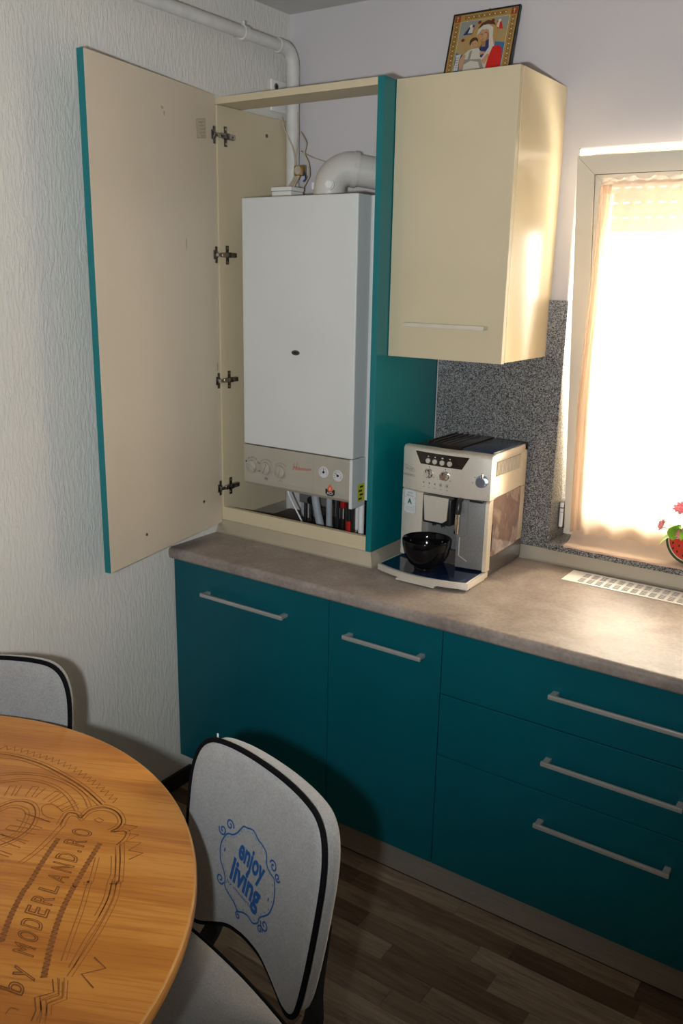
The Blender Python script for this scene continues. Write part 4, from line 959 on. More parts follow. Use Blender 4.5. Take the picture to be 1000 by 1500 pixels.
# right side
q = MB(); q.prism([(-0.282, 0.974), (-0.262, 0.966), (-0.085, 0.972), (-0.076, 0.985), (-0.074, 1.153), (-0.282, 1.146)], 0.9825, 0.9860, 'tank', Matrix(((0, 0, 1, 0), (1, 0, 0, 0), (0, 1, 0, 0), (0, 0, 0, 1))))
cmp_(q, 'water_tank', None, 'smoky brown translucent water tank')
cmp_(MB().box((0.9855, -0.274, 0.985), (0.9875, -0.268, 1.070), 'coffee_brown', 0.001), 'level_strip')
q = MB(); q.box((0.9832, -0.262, 1.214), (0.9842, -0.088, 1.258), 'coffee_brown'); vg_ = cmp_(q, 'side_vent', label='recessed louvre grille')
for k in range(17): MB().box((0.9835, -0.260 + k * 0.0101, 1.215), (0.9862, -0.2555 + k * 0.0101, 1.257), 'silver_warm').build('louvre', vg_)
cmp_(MB().box((0.9838, -0.284, 1.1485), (0.9846, -0.034, 1.1498), 'ink_brown'), 'seam')
cmp_(MB().box((0.9830, -0.300, 0.935), (0.9880, -0.284, 1.272), 'silver_warm', 0.002), 'edge_strip')
# drip tray
def trayline(t): return bow(0.685 + 0.3075 * t, -0.428, 0.034)
q = MB(); n = 16
plan = [(0.683 + 0.309 * k / n, -0.428 - 0.032 * (1 - ((k / n) * 2 - 1) ** 2)) for k in range(n + 1)] + [(0.988, -0.288), (0.687, -0.288)]
q.prism(plan, 0.9085, 0.9265, 'silver')
rim = [(x, y) for x, y in plan]
tr = cmp_(q, 'drip_tray', None, 'silver drip tray')
for xx0, xx1 in ((0.690, 0.722), (0.925, 0.985)): MB().box((xx0, -0.420, 0.9005), (xx1, -0.300, 0.9083), 'silver', 0.002).build('tray_foot', tr)
q = MB(); cxm, cym = 0.8375, -0.37
inner = [(cxm + (x - cxm) * 0.945, cym + (y - cym) * 0.90) for x, y in plan]
q.prism(inner, 0.9266, 0.9282, 'tray_blue'); q.build('tray_grid', tr, label='glossy dark blue tray surface')
q = MB(); q.box((0.770, -0.4655, 0.9025), (0.900, -0.445, 0.9085), 'silver', 0.002); q.build('tray_lip', tr)

# bowl on the tray
bw = thing('bowl', 'glossy black round bowl standing on the coffee machine drip tray', 'bowl', (0.829, -0.392, 0.9284)); bw.scale = (1.05, 1.05, 1.22)
q = MB(); q.lathe([(0, 0.0), (0.030, 0.0), (0.032, 0.004), (0.031, 0.008), (0.048, 0.020), (0.061, 0.040), (0.067, 0.062), (0.0685, 0.078), (0.0675, 0.0800), (0.0655, 0.0785), (0.0635, 0.062), (0.057, 0.042), (0.044, 0.024), (0.025, 0.013), (0, 0.011)], 'ceramic', 48)
q.build('bowl_body', bw, 60)

# ================================================================== ROUND TABLE
TBZ = 0.81
tb = thing('round_table', 'round oak dining table with burnt ornament and lettering in its top', 'table', (0.6723, -2.1510, 0))
q = MB(); TR = 0.6455
q.lathe([(0, 0.784), (TR - 0.006, 0.784), (TR - 0.002, 0.787), (TR, 0.791), (TR, 0.804), (TR - 0.0015, 0.8082), (TR - 0.005, 0.81), (0, 0.81)], 'oak', 128)
top_o = q.build('tabletop', tb, 30)
top_o.data.materials.append(M['oak_edge'])
for p in top_o.data.polygons:
    if abs(p.normal.z) < 0.9: p.material_index = 1
q = MB(); q.cyl((0, 0, 0.03), (0, 0, 0.76), 0.045, 'black_matt', 32); q.build('pedestal', tb, 40)
q = MB(); q.lathe([(0, 0), (0.20, 0), (0.20, 0.008), (0.19, 0.014), (0.06, 0.030), (0, 0.030)], 'black_matt', 64); q.build('base_plate', tb, 40)
q = MB()
for k in range(4): q.box((-0.02, -0.30, 0.760), (0.02, 0.30, 0.7835), 'black_matt', T=Matrix.Rotation(R(45 * k), 4, 'Z'))
q.build('top_support', tb)
ENG = {
'arc1':[[-0.1423,0.473],[-0.1273,0.482],[-0.0893,0.497],[-0.0273,0.508],[0.0487,0.508],[0.1137,0.502],[0.1817,0.487]],
'arc2':[[-0.1293,0.465],[-0.1143,0.473],[-0.0783,0.49],[-0.0173,0.5],[0.0567,0.499],[0.1167,0.493],[0.1787,0.48]],
'arc3':[[-0.0653,0.421],[-0.0573,0.433],[-0.0283,0.46],[0.0187,0.483],[0.0787,0.491],[0.1297,0.483],[0.1687,0.464]],
'arc4':[[-0.0423,0.405],[-0.0333,0.417],[0.0017,0.454],[0.0527,0.469],[0.1047,0.464],[0.1587,0.443]],
'zig':[[-0.1433,0.493],[-0.1223,0.504],[-0.0813,0.514],[-0.0273,0.524],[0.0107,0.528],[0.0597,0.527],[0.1097,0.52],[0.1507,0.512],[0.1967,0.501]],
'scal':[[0.1707,0.4],[0.1607,0.416],[0.1537,0.432],[0.1667,0.439],[0.1837,0.436],[0.1777,0.463],[0.1917,0.483],[0.2217,0.487],[0.2507,0.474],[0.2617,0.457],[0.2607,0.441],[0.2807,0.456],[0.2937,0.441],[0.2977,0.42]],
'scal2':[[0.1817,0.401],[0.1707,0.415],[0.1647,0.428],[0.1747,0.433],[0.1927,0.431],[0.1867,0.456],[0.1987,0.475],[0.2247,0.479],[0.2467,0.469],[0.2537,0.456],[0.2527,0.44]],
'side1':[[0.2977,0.429],[0.3347,0.396],[0.3727,0.359],[0.3727,0.355],[0.3987,0.325],[0.4247,0.28],[0.4447,0.238],[0.4627,0.195],[0.4697,0.178]],
'side2':[[0.2997,0.416],[0.3287,0.392],[0.3677,0.355],[0.3667,0.351],[0.3917,0.32],[0.4157,0.277],[0.4327,0.239],[0.4587,0.189]],
'side3':[[0.3137,0.395],[0.3487,0.363],[0.3607,0.346],[0.3857,0.316],[0.4057,0.281]],
'side4':[[0.2947,0.376],[0.3357,0.328],[0.3337,0.327],[0.3747,0.277],[0.4097,0.23],[0.4397,0.191]],
'band1':[[0.2007,0.373],[0.2297,0.32],[0.2617,0.266],[0.2687,0.251],[0.3007,0.205],[0.3367,0.163]],
'band2':[[0.2707,0.407],[0.2977,0.356],[0.3227,0.311],[0.3277,0.302],[0.3567,0.257],[0.3977,0.207],[0.4447,0.157]],
'text':[[0.4487,0.118],[0.4057,0.166],[0.3707,0.205],[0.3427,0.243],[0.3057,0.294],[0.3037,0.309],[0.2777,0.35],[0.2507,0.391],[0.2317,0.43]],
'texttop':[[0.4107,0.108],[0.3727,0.152],[0.3377,0.191],[0.3057,0.227],[0.2787,0.275],[0.2737,0.292],[0.2387,0.335],[0.2107,0.38],[0.1947,0.418]],
'zigr':[[0.2627,0.468],[0.2957,0.442],[0.3267,0.422],[0.3517,0.4]],
'zigb':[[0.4727,0.224],[0.4747,0.21],[0.4837,0.191],[0.4927,0.164]],
'foot1':[[0.4577,0.162],[0.4787,0.148],[0.4697,0.134],[0.4647,0.127],[0.4847,0.114],[0.4947,0.099]],
'foot2':[[0.4647,0.168],[0.4887,0.149],[0.4807,0.134],[0.4767,0.128],[0.4967,0.114],[0.5057,0.104]],
'foot3':[[0.4727,0.168],[0.4967,0.148],[0.4877,0.131],[0.5027,0.116]],
'dia':[[0.2087,0.446],[0.2107,0.455],[0.2247,0.455],[0.2237,0.446],[0.2087,0.446]],
'oval1':[[0.0417,0.348],[0.0357,0.369],[0.0447,0.398],[0.0747,0.409],[0.1067,0.395],[0.1337,0.363],[0.1407,0.329],[0.1347,0.301]],
'oval2':[[0.0497,0.343],[0.0487,0.36],[0.0557,0.382],[0.0837,0.388],[0.1067,0.369],[0.1257,0.338],[0.1217,0.31]],
'innr':[[0.1417,0.429],[0.1057,0.432],[0.0987,0.416],[0.1227,0.401],[0.1487,0.405]],
'letters':[[0.1797,0.27],[0.1727,0.301],[0.1667,0.333],[0.1557,0.364],[0.1497,0.395]],
'letters2':[[0.0047,0.391],[0.0297,0.409],[0.0587,0.425],[0.0987,0.432],[0.1437,0.427]],
'ln1':[[0.2007,0.29],[0.1977,0.319],[0.1877,0.354],[0.1707,0.4]],
'ln2':[[0.2087,0.291],[0.2057,0.321],[0.1967,0.356],[0.1797,0.402]],
'hook':[[0.4567,0.086],[0.4537,0.097],[0.4657,0.101]],
}
P2 = lambda x, y, h: (x, y, 0.8103 + h)
def crv(k, n=8): return [(v.x, v.y) for v in spline([(x, y, 0) for x, y in ENG[k]], n)]
def shift(pts, d):
    out = []
    for i, p in enumerate(pts):
        a = Vector(pts[max(i - 1, 0)]); b = Vector(pts[min(i + 1, len(pts) - 1)]); t = (b - a)
        if t.length < 1e-9: t = Vector((1, 0))
        t.normalize(); out.append((p[0] - t.y * d, p[1] + t.x * d))
    return out
def along(pts):
    L = [0]
    for i in range(1, len(pts)): L.append(L[-1] + math.dist(pts[i], pts[i - 1]))
    def at(s):
        s = max(0, min(L[-1] * 0.99999, s)); i = max(j for j in range(len(L)) if L[j] <= s); i = min(i, len(pts) - 2)
        f = (s - L[i]) / max(1e-9, L[i + 1] - L[i]); a = Vector(pts[i]); b = Vector(pts[i + 1]); return a.lerp(b, f), (b - a).normalized()
    return at, L[-1]
q = MB()
for k in ('arc1', 'arc2', 'arc3', 'arc4', 'side1', 'side2', 'side3', 'side4', 'scal', 'scal2', 'foot1', 'foot2', 'foot3', 'oval1', 'oval2', 'innr', 'ln1', 'ln2', 'dia', 'hook'):
    nn = 1 if k in ('foot1', 'foot2', 'foot3', 'dia') else 8
    w_ = 0.0020 if k not in ('scal', 'arc1', 'oval1') else 0.0028
    c_ = crv(k, nn); dark = k in ('scal', 'foot1', 'arc1', 'oval1')
    ribbon(q, c_, w_, 'burn' if dark else 'burn_light', P2, 0.0)
    if k not in ('dia', 'hook', 'innr', 'ln1', 'ln2'): ribbon(q, shift(c_, 0.007), 0.0014, 'burn_light', P2, 0.0)
q.build('engraved_outline', tb)
def zigzag(mb, key, step, amp, w_, m, side=1):
    at_, L = along(crv(key)); k = 0; s_ = 0.0; pts = []
    while s_ < L:
        p, t = at_(s_); nrm = Vector((-t.y, t.x)) * side; pts.append(tuple(p + nrm * (amp if k % 2 else 0))); k += 1; s_ += step / 2
    ribbon(mb, pts, w_, m, P2, 0.0001)
for a_ in (('zig', 0.0165, 0.014, 0.0022, 'burn'), ('zigr', 0.026, 0.024, 0.0022, 'burn', 1), ('zigb', 0.034, 0.030, 0.0024, 'burn', 1)):
    q = MB(); zigzag(q, *a_); q.build('engraved_zigzag', tb)
# thick chain bands
for key in ('band1', 'band2'):
    q = MB()
    at_, L = along(crv(key)); s_ = 0.0; k = 0
    ribbon(q, crv(key), 0.009, 'burn_light', P2, 0.0)
    while s_ < L:
        p, t = at_(s_); nrm = Vector((-t.y, t.x)) * 0.0052
        a_ = p + nrm * (1 if k % 2 else -1); b_2 = at_(s_ + 0.0045)[0] + nrm * (-1 if k % 2 else 1)
        ribbon(q, [tuple(a_), tuple(b_2)], 0.0016, 'burn', P2, 0.0001); s_ += 0.0045; k += 1
    q.build('engraved_band', tb)
# lettering : outlined capitals following the curve; cap height from the two guide curves
q = MB(); base_at, LB = along(crv('text')); top_at, LT = along(crv('texttop'))
txt = 'by MODERLAND.RO'; wts = [1.0 if ch not in ' .' else 0.55 for ch in txt]; wts[0] = 1.1; tot = sum(wts); s_ = 0.0
for ch, wgt in zip(txt, wts):
    f0 = s_ / tot; f1 = (s_ + wgt * 0.70) / tot; s_ += wgt
    if ch == ' ': continue
    vs, fs = text_geo(ch, outline=0.022)
    xs_ = [v.x for v in vs]; x0_, x1_ = min(xs_), max(xs_)
    if ch == '.': f1 = f0 + (f1 - f0) * 0.5
    out = []
    for v in vs:
        f_ = f0 + (f1 - f0) * (v.x - x0_) / (x1_ - x0_); g_ = v.y / 0.72
        pb = base_at(f_ * LB)[0]; pt = top_at(f_ * LT)[0]; p = pb.lerp(pt, g_); out.append(P2(p.x, p.y, 0.0002 + max(0, v.z) * 0.004))
    q.add(out, fs, 'burn')
q.build('engraved_lettering', tb, label='burnt lettering along the edge of the ornament')
# hatched inner letters (worn, only strokes can be told)
q = MB()
for key, hgt, m_ in (('letters', 0.060, 'burn_light'), ('letters2', 0.034, 'burn_light')):
    at_, L = along(crv(key)); s_ = 0.008; k = 0
    while s_ < L:
        p, t = at_(s_); nrm = Vector((-t.y, t.x))
        a_ = p; b_2 = p + nrm * hgt; c2 = at_(s_ + 0.013)[0]
        ribbon(q, [tuple(a_), tuple(b_2)], 0.0018, m_, P2, 0.0001)
        if k % 2 == 0: ribbon(q, [tuple(b_2), tuple(c2 + nrm * hgt), tuple(c2)], 0.0018, m_, P2, 0.0001)
        s_ += 0.020; k += 1
q.build('engraved_stroke', tb, kind='stuff')

# ================================================================== CHAIRS
PWD, PHT = 0.412, 0.388
half = [(0.0, 1.015), (0.35, 1.012), (0.62, 1.0), (0.80, 0.975), (0.92, 0.915), (0.985, 0.81), (1.0, 0.68), (0.985, 0.50), (0.95, 0.28), (0.90, 0.10), (0.85, 0.02), (0.76, -0.015), (0.65, -0.002), (0.48, 0.045), (0.28, 0.095), (0.10, 0.110), (0.0, 0.112)]
full = half + [(-x, z) for x, z in reversed(half[1:-1])]
outl = [(v.x * PWD / 2, v.y * PHT) for v in spline([(x, z, 0) for x, z in full], 4, closed=True)]
CEN = (0.0, 0.55 * PHT); THK = 0.050; REC = R(8.6)
def bend(x, y, z):
    """panel coordinates (x, thickness, z) -> chair coordinates; gently wrapped and reclined"""
    y2 = y - 0.021 * (x / (PWD / 2)) ** 2
    return Vector((x, 0.215 + z * math.sin(REC) + y2 * math.cos(REC), 0.505 + z * math.cos(REC) - y2 * math.sin(REC)))
def front_y(s): return -0.006 * (1 - s ** 4)
def make_chair(label, embroidered):
    t = thing('dining_chair', label, 'chair', (0, 0, 0), 0)
    def cushion(name, outline, cen, place, thick, puff, mt, inset=0.010):
        q = MB(); n = len(outline); vs = []; fs = []
        rings = []
        for s_ in (0.25, 0.5, 0.75, 0.90, 0.97): rings.append((s_, -puff * (1 - s_ ** 4)))
        rings += [(1.0, 0.004), (1.012, 0.010), (1.012, thick * 0.5), (1.012, thick - 0.012), (0.99, thick - 0.004), (0.95, thick), (0.6, thick + 0.002)]
        vs.append(place(cen[0], -puff, cen[1]))
        for s_, y_ in rings:
            for x, z in outline: vs.append(place(cen[0] + (x - cen[0]) * s_, y_, cen[1] + (z - cen[1]) * s_))
        for k in range(n): fs.append((0, 1 + k, 1 + (k + 1) % n))
        for i in range(len(rings) - 1):
            for k in range(n):
                l = (k + 1) % n; fs.append((1 + i * n + k, 1 + (i + 1) * n + k, 1 + (i + 1) * n + l, 1 + i * n + l))
        vs.append(place(cen[0], thick + 0.002, cen[1])); c_ = len(vs) - 1; b_ = 1 + (len(rings) - 1) * n
        for k in range(n): fs.append((c_, b_ + (k + 1) % n, b_ + k))
        q.add(vs, fs, mt); return q.build(name, t, 60)
    bk = cushion('backrest', outl, CEN, bend, THK, 0.006, 'felt')
    q = MB(); q.tube([bend(CEN[0] + (x - CEN[0]) * 1.016, 0.006, CEN[1] + (z - CEN[1]) * 1.016) for x, z in outl], 0.0055, 'piping', 8, closed=True); q.build('piping', bk, 60, label='black edge piping')
    # seat: rounded rectangle, slightly narrower at the back
    sh_ = [(-0.185, 0.205), (0.0, 0.215), (0.185, 0.205), (0.205, 0.185), (0.215, 0.05), (0.225, -0.16), (0.215, -0.20), (0.18, -0.222), (0.0, -0.230), (-0.18, -0.222), (-0.215, -0.20), (-0.225, -0.16), (-0.215, 0.05), (-0.205, 0.185)]
    so_ = [(v.x, v.y) for v in spline([(x, y, 0) for x, y in sh_], 5, closed=True)]
    st_ = cushion('seat', so_, (0, 0), lambda x, y, z: Vector((x, z, 0.462 - y)), 0.045, 0.008, 'felt')
    q = MB(); q.tube([Vector((x * 1.018, y * 1.018, 0.454)) for x, y in so_], 0.0055, 'piping', 8, closed=True); q.build('piping', st_, 60, label='black edge piping')
    for sx in (-1, 1):
        q = MB()
        pts = [Vector((sx * 0.165, 0.235, 0.418)), Vector((sx * 0.165, 0.262, 0.455)), bend(sx * 0.160, THK + 0.010, 0.03), bend(sx * 0.158, THK + 0.010, 0.16)]
        pts = spline(pts, 5)
        for i in range(len(pts) - 1):
            a_, b_ = pts[i], pts[i + 1]
        w_ = 0.019; vs = []; fs = []
        for i, p in enumerate(pts):
            tg = (pts[min(i + 1, len(pts) - 1)] - pts[max(i - 1, 0)]).normalized(); nr = Vector((1, 0, 0)).cross(tg).normalized() * 0.007
            vs += [p + Vector((w_, 0, 0)) + nr, p - Vector((w_, 0, 0)) + nr, p - Vector((w_, 0, 0)) - nr, p + Vector((w_, 0, 0)) - nr]
        for i in range(len(pts) - 1):
            for j in range(4): l = (j + 1) % 4; fs.append((4 * i + j, 4 * i + l, 4 * i + 4 + l, 4 * i + 4 + j))
        fs += [(3, 2, 1, 0), tuple(4 * (len(pts) - 1) + j for j in range(4))]
        q.add(vs, fs, 'black_matt'); q.build('back_post', t)
    q = MB(); q.box((-0.185, -0.20, 0.396), (0.185, -0.175, 0.4165), 'black_matt', 0.003); q.box((-0.185, 0.175, 0.396), (0.185, 0.24, 0.4165), 'black_matt', 0.003)
    for sx in (-1, 1): q.box((sx * 0.185 - 0.013, -0.20, 0.396), (sx * 0.185 + 0.013, 0.24, 0.4165), 'black_matt', 0.003)
    q.build('seat_frame', t)
    for sx in (-1, 1):
        for y0, y1 in ((-0.185, -0.215), (0.215, 0.270)):
            q = MB(); q.cyl((sx * 0.182, y0, 0.396), (sx * 0.198, y1, 0.0), 0.0135, 'black_matt', 14, 0.0115); q.build('leg', t, 40)
    if embroidered:
        q = MB(); ez = 0.178; EA = -R(9)
        def PE(x, z, h):
            c_, s2_ = math.cos(EA), math.sin(EA); x, z = c_ * x - s2_ * (z - ez) - 0.004, s2_ * x + c_ * (z - ez) + ez; s_ = min(1, math.hypot(x / (PWD / 2), (z - CEN[1]) / (PHT / 2)))
            return bend(x, -0.006 * (1 - s_ ** 4) - 0.0010 - h, z)
        fr = [(-0.030, 0.083), (-0.012, 0.090), (0.006, 0.083), (0.020, 0.082), (0.036, 0.076), (0.046, 0.056), (0.060, 0.050), (0.074, 0.048), (0.083, 0.030), (0.088, 0.006), (0.083, -0.022), (0.070, -0.040),
              (0.060, -0.052), (0.058, -0.066), (0.044, -0.078), (0.026, -0.076), (0.010, -0.082), (-0.004, -0.090), (-0.018, -0.082), (-0.034, -0.078), (-0.052, -0.070), (-0.058, -0.052), (-0.066, -0.042), (-0.082, -0.026), (-0.090, 0.0), (-0.086, 0.022), (-0.078, 0.036), (-0.066, 0.042), (-0.056, 0.052), (-0.048, 0.066), (-0.042, 0.078)]
        fp = [(v.x, v.y + ez) for v in spline([(x, z, 0) for x, z in fr], 4, closed=True)]; fp.append(fp[0])
        ribbon(q, fp, 0.0032, 'thread', PE, 0.0)
        ins = [(x * 0.93, ez + (z - ez) * 0.93) for x, z in fp]
        for i in range(0, len(ins) - 2, 3): ribbon(q, ins[i:i + 2], 0.0015, 'thread_pale', PE, 0.0)
        for cx_, cz_, rr_, s0, dr in ((-0.078, 0.056, 0.012, 0, 1), (-0.094, 0.034, 0.012, 180, 1), (0.064, 0.068, 0.012, 180, -1), (0.082, 0.058, 0.009, 0, -1), (0.078, -0.054, 0.013, 180, 1), (0.068, -0.072, 0.009, 0, 1), (-0.070, -0.064, 0.012, 0, -1), (0.0, -0.098, 0.008, 90, 1)):
            sc_ = [(cx_ + rr_ * (1 - k / 26) * math.cos(R(s0 + dr * k * 22)), ez + cz_ + rr_ * (1 - k / 26) * math.sin(R(s0 + dr * k * 22))) for k in range(22)]; ribbon(q, sc_, 0.0034, 'thread', PE, 0.0003)
        for word, bx, bz, hh, wd_ in (('enjoy', -0.038, 0.014, 0.042, 0.084), ('living', -0.046, -0.042, 0.046, 0.096)):
            vs, fs = text_geo(word, bold=0.035, width=1.0); x0_ = min(v.x for v in vs); x1_ = max(v.x for v in vs)
            q.add([PE(bx + (v.x - x0_) / (x1_ - x0_) * wd_, ez + bz + v.y / 0.69 * hh, 0.0003) for v in vs], fs, 'thread')
        vs, fs = text_geo('by moderland', bold=0.0); x1_ = max(v.x for v in vs)
        q.add([PE(-0.052 + v.x / x1_ * 0.10, ez - 0.056 + v.y / 0.69 * 0.0065, 0.0003) for v in vs], fs, 'thread')
        for sx in (-0.076, 0.072): disc2(q, sx, ez + 0.0, 0.0018, 0.005, 'thread', PE, 0.0003, 10)
        q.v = [tuple(v) for v in q.v]; q.build('embroidery', bk, label='blue embroidered scroll frame reading enjoy living')
    return t
ch = make_chair('grey felt dining chair with blue enjoy living embroidery, between table and cabinets', True)
A2 = -R(14.4); n2 = Vector((-math.sin(A2), math.cos(A2), 0))
ch.location = Vector((1.096, -1.549, 0)) - n2 * 0.215; ch.rotation_euler = (0, 0, A2)
tg_ = MB(); pz = bend(-0.160, THK * 0.3, PHT * 0.985); tg_.box(pz + Vector((-0.0015, -0.001, -0.002)), pz + Vector((0.0015, 0.001, 0.014)), 'white'); tg_.build('thread_tag', ch, label='tiny white tag on the top edge')
ch2 = make_chair('grey felt dining chair standing by the left wall behind the table', False)
A1 = R(36.0); n1_ = Vector((-math.sin(A1), math.cos(A1), 0))
ch2.location = Vector((0.272, -1.522, 0)) - n1_ * (0.215 + 0.40 * math.sin(REC)); ch2.rotation_euler = (0, 0, A1)

# ================================================================== CURTAIN
cu = thing('curtain', 'sheer peach net curtain hanging on the tilted window and pooling on the sill', 'curtain', (1.49, -0.10, 2.03))
cx0, cx1 = 1.170, 1.86
SY = lambda z: 0.051 - (z - 0.985) * math.tan(R(8.0))      # just in front of the sash face
CX = lambda v: 1.172 - 0.043 * min(1, v / 0.6) - 0.008 * max(0, (v - 0.6) / 0.4)
def cur(u, v):
    """u across 0..1, v down 0..1"""
    z = 2.035 - v * (2.035 - 1.000); x0 = CX(v); edge = 0.0
    gather = 0.020 * math.exp(-u * 14)
    x = x0 + edge + (cx1 - x0) * u
    amp = 0.004 + 0.010 * math.exp(-u * 10) + 0.003 * v
    y = SY(z) - 0.004 + amp * math.sin(u * 52 + 0.6 * math.sin(u * 9) + v * 0.5) + 0.004 * math.sin(u * 17 + v * 3)
    return Vector((x, y, z))
O = Vector((1.49, -0.10, 2.03))
q = MB(); nu, nv = 150, 26; vs = [cur(i / nu, j / nv) - O for j in range(nv + 1) for i in range(nu + 1)]
q.add(vs, [(j * (nu + 1) + i, j * (nu + 1) + i + 1, (j + 1) * (nu + 1) + i + 1, (j + 1) * (nu + 1) + i) for j in range(nv) for i in range(nu)], 'sheer')
q.build('cloth', cu, 80)
# gathered left edge
q = MB(); nu2, nv2 = 24, 26
def fold(i, j):
    u = i / nu2; v = j / nv2
    z = 2.034 - v * 1.030; x = CX(v) - 0.003 + 0.032 * u * (1 - 0.35 * v); y = SY(z) - 0.020 + 0.008 * math.sin(u * 12.5 + v)
    return Vector((x, y, z)) - O
vs = [fold(i, j) for j in range(nv2 + 1) for i in range(nu2 + 1)]
q.add(vs, [(j * (nu2 + 1) + i, j * (nu2 + 1) + i + 1, (j + 1) * (nu2 + 1) + i + 1, (j + 1) * (nu2 + 1) + i) for j in range(nv2) for i in range(nu2)], 'sheer')
q.build('gathered_edge', cu, 80)
# heading with ruffle, rod pocket
q = MB(); nu = 200; rows = []
for j, (z, yo, am) in enumerate(((2.052, 0.0, 0.006), (2.046, -0.002, 0.004), (2.036, -0.005, 0.0015), (2.026, -0.006, 0.0012), (2.012, -0.004, 0.0015))):
    rows.append([Vector((cx0 - 0.003 + (cx1 - cx0 + 0.006) * i / nu, -0.106 + yo + am * math.sin(i * 0.55 + j), z + (0.004 * math.sin(i * 0.33) + 0.002 * math.sin(i * 0.81) if j == 0 else 0))) - O for i in range(nu + 1)])
q.add([v for r_ in rows for v in r_], [(j * (nu + 1) + i, j * (nu + 1) + i + 1, (j + 1) * (nu + 1) + i + 1, (j + 1) * (nu + 1) + i) for j in range(4) for i in range(nu)], 'sheer_hem')
q.build('heading', cu, 80, label='ruffled double heading')
MB().cyl(Vector((cx0 - 0.006, -0.098, 2.034)) - O, Vector((cx1, -0.098, 2.034)) - O, 0.004, 'white', 12).build('curtain_rod', cu, 40)
for xx in (cx0 - 0.002, cx1 - 0.004): MB().box(Vector((xx - 0.003, -0.098, 2.030)) - O, Vector((xx + 0.003, -0.062, 2.038)) - O, 'white').build('rod_hook', cu)
# lower part sweeping onto the sill, with thick hem at the sill edge
q = MB(); nu, prof = 90, [(0.046, 1.006), (0.040, 0.992), (0.030, 0.981), (0.014, 0.976), (0.000, 0.9735), (-0.014, 0.9745), (-0.024, 0.9735), (-0.0285, 0.970), (-0.0290, 0.9655)]
rows = []
for j, (yy, zz) in enumerate(prof):
    f_ = j / (len(prof) - 1); xl = 1.121 + 0.004 * f_
    rows.append([Vector((xl + (cx1 - xl) * i / nu, yy + 0.003 * math.sin(i * 0.5 + j * 0.7), zz + (0.0012 * math.sin(i * 0.31 + j) if j < 5 else 0))) - O for i in range(nu + 1)])
q.add([v for r_ in rows for v in r_], [(j * (nu + 1) + i, j * (nu + 1) + i + 1, (j + 1) * (nu + 1) + i + 1, (j + 1) * (nu + 1) + i) for j in range(len(prof) - 1) for i in range(nu)], 'sheer_hem')
q.tube([Vector((1.122 + (cx1 - 1.122) * i / nu, -0.0275 + 0.0015 * math.sin(i * 0.5), 0.9705)) - O for i in range(nu + 1)], 0.0028, 'sheer_hem', 8)
q.build('bottom_hem', cu, 80, label='doubled peach hem lying on the sill')

# ================================================================== FLOWER POT
fp_ = thing('flower_pot', 'red watermelon-slice pot with pink flowers and green leaves on the sill', 'flower pot', (1.500, -0.002, 0.9780))
pr_, pt_ = 0.071, 0.036
def slab(mb, r, y0, y1, m, n=28, zc=0.078, cut=0.0):
    pts = [(r * math.cos(math.pi + math.pi * k / n), max(0.0, zc + r * 1.06 * math.sin(math.pi + math.pi * k / n))) for k in range(n + 1)]
    mb.prism(pts, -y1, -y0, m, Matrix(((1, 0, 0, 0), (0, 0, -1, 0), (0, 1, 0, 0), (0, 0, 0, 1))))
q = MB(); slab(q, pr_, -0.020, 0.018, 'melon_rind'); q.build('pot_body', fp_, 40, label='dark green rind')
q = MB(); slab(q, pr_ - 0.0075, -0.0225, -0.0203, 'melon_white', zc=0.0785); q.build('rind_rim', fp_, label='cream inner rind')
q = MB(); slab(q, pr_ - 0.011, -0.0245, -0.0226, 'melon_red', zc=0.079); fc = q.build('pot_face', fp_, label='red melon face')
for sx, sz in ((-0.048, 0.064), (-0.046, 0.048), (-0.034, 0.040), (-0.030, 0.058), (-0.016, 0.030), (-0.012, 0.052), (0.006, 0.042), (0.02, 0.06), (0.03, 0.036), (0.045, 0.055), (0.0, 0.020)):
    q = MB(); disc2(q, sx, sz, 0.0024, 0.0042, 'ink', lambda x, z, h: (x, -0.0248 - h, z), 0, 10, 0.4 * math.sin(sx * 300)); q.build('seed', fc)
q = MB(); q.box((-pr_ + 0.008, -0.017, 0.074), (pr_ - 0.008, 0.015, 0.0795), 'soil'); q.build('soil', fp_)
def leafm(mb, p0, p1, w_, sag, m='leaf', n=9):
    p0 = Vector(p0); p1 = Vector(p1); d = p1 - p0; sd_ = d.cross(Vector((0, 0, 1))); sd_ = sd_.normalized() if sd_.length > 1e-6 else Vector((1, 0, 0)); up = sd_.cross(d).normalized()
    vs = []; fs = []
    for k in range(n + 1):
        t_ = k / n; ww = w_ * math.sin(math.pi * min(1, t_ * 0.93 + 0.05)) ** 0.8; c_ = p0 + d * t_ + up * sag * math.sin(math.pi * t_)
        vs += [c_ + sd_ * ww + up * ww * 0.35, c_, c_ - sd_ * ww + up * ww * 0.35]
    for k in range(n): a_ = 3 * k; fs += [(a_, a_ + 1, a_ + 4, a_ + 3), (a_ + 1, a_ + 2, a_ + 5, a_ + 4)]
    mb.add(vs, fs, m)
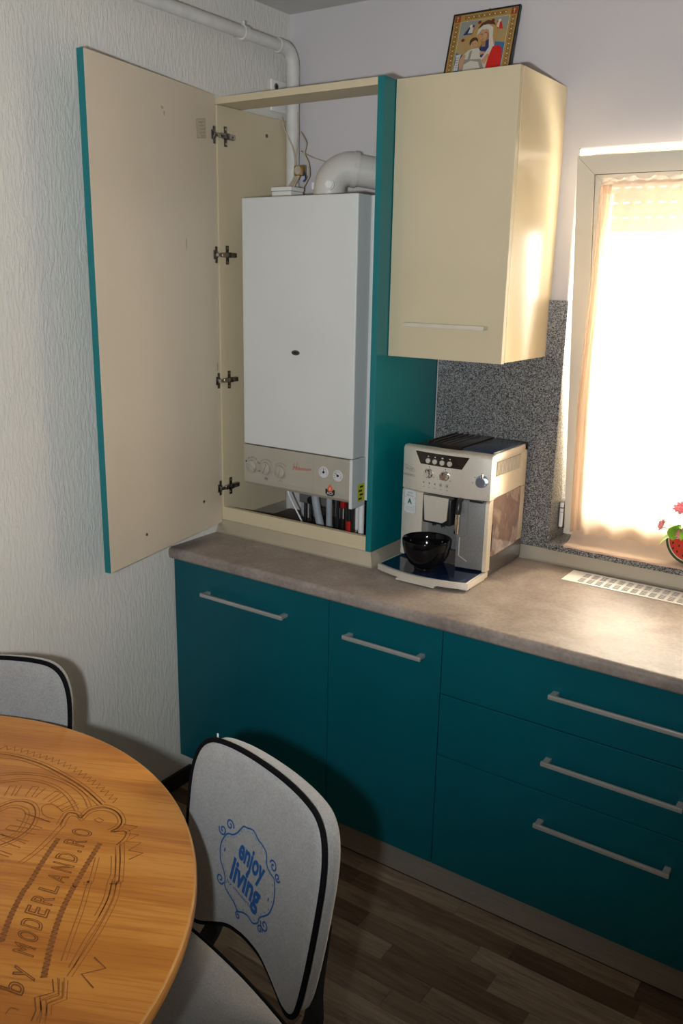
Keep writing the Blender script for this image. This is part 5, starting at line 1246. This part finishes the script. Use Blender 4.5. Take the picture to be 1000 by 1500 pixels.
for a_, b_, w_, sg in (((-0.045, -0.035, 0.075), (-0.030, -0.045, 0.128), 0.020, 0.004), ((-0.03, -0.005, 0.085), (-0.120, -0.02, 0.138), 0.008, 0.003), ((-0.02, -0.02, 0.085), (-0.080, -0.050, 0.058), 0.012, 0.014), ((-0.03, -0.012, 0.09), (-0.062, -0.035, 0.108), 0.020, 0.006), ((-0.01, -0.01, 0.085), (0.02, -0.045, 0.125), 0.022, 0.008), ((-0.01, 0.0, 0.09), (-0.03, 0.01, 0.16), 0.008, 0.003), ((0.01, 0.0, 0.085), (0.08, -0.02, 0.14), 0.016, 0.01), ((0.0, -0.02, 0.085), (-0.02, -0.060, 0.085), 0.018, 0.02), ((0.02, 0.0, 0.09), (0.05, 0.02, 0.17), 0.010, 0.004)):
    q = MB(); leafm(q, a_, b_, w_ * 1.25, sg); q.build('leaf', fp_, 60)
def flower(c_, r_, up, seed):
    c_ = Vector(c_); q = MB(); rr = random.Random(seed)
    q.tube(spline([(0.2 * c_.x, 0.0, 0.082), (c_.x * 0.6, c_.y * 0.5, (0.082 + c_.z) / 2), c_ - Vector((0, 0, r_ * 0.4))], 5), 0.0016, 'leaf', 8); q.build('stem', fp_, 60)
    q = MB(); TT = Matrix.Translation(c_) @ Vector(up).to_track_quat('Z', 'Y').to_matrix().to_4x4()
    for ring, (n_, rr_, zz) in enumerate(((11, 1.0, 0.0), (9, 0.78, 0.25), (7, 0.5, 0.45), (4, 0.25, 0.55))):
        for k in range(n_):
            a_ = 2 * math.pi * (k + 0.5 * ring) / n_ + rr.random() * 0.2; L_2 = r_ * rr_ * (0.9 + 0.2 * rr.random()); ww = L_2 * 0.30
            d_ = Vector((math.cos(a_), math.sin(a_), 0)); s2 = Vector((-d_.y, d_.x, 0)); z_ = Vector((0, 0, zz * r_))
            vs = [z_ * 0.5, d_ * L_2 * 0.5 + s2 * ww + z_ * 0.9, d_ * L_2 + s2 * ww * 0.6 + z_ * 1.2 + Vector((0, 0, 0.1 * r_)), d_ * L_2 * 1.08 + z_ * 1.1, d_ * L_2 - s2 * ww * 0.6 + z_ * 1.2 + Vector((0, 0, 0.1 * r_)), d_ * L_2 * 0.5 - s2 * ww + z_ * 0.9]
            q.add(vs, [(0, 1, 2), (0, 2, 3), (0, 3, 4), (0, 4, 5)], 'petal', TT)
    q.build('blossom', fp_, None, label='pink layered blossom')
flower((-0.036, -0.012, 0.168), 0.027, (0, -0.5, 1), 3); flower((-0.086, -0.018, 0.112), 0.019, (-1, -0.6, 0.5), 4); flower((-0.022, -0.035, 0.098), 0.018, (0.1, -1, 0.5), 5); flower((0.07, -0.01, 0.19), 0.028, (0.5, -0.4, 1), 6)

for o_ in list(COL.objects):
    if o_.parent is None and o_.get('category'):
        b_n = o_.name.split('.')[0]
        gname = {'dining_chair': 'felt dining chairs round the table', 'grey_hose': 'grey hoses under the boiler', 'black_pipe': 'thin black pipes under the boiler', 'base_cabinet': 'teal base cabinets under the worktop'}.get(b_n)
        if gname: o_['group'] = gname
# window portal for cleaner daylight
pt = lamp('window_daylight_portal', 'AREA', ((WX0 + WX1) / 2, 0.29, (WZ0 + WZ1) / 2), 1.0, (1, 1, 1), shape='RECTANGLE', size=WX1 - WX0, size_y=WZ1 - WZ0)
pt.rotation_euler = (-math.pi / 2, 0, 0); pt.data.cycles.is_portal = True
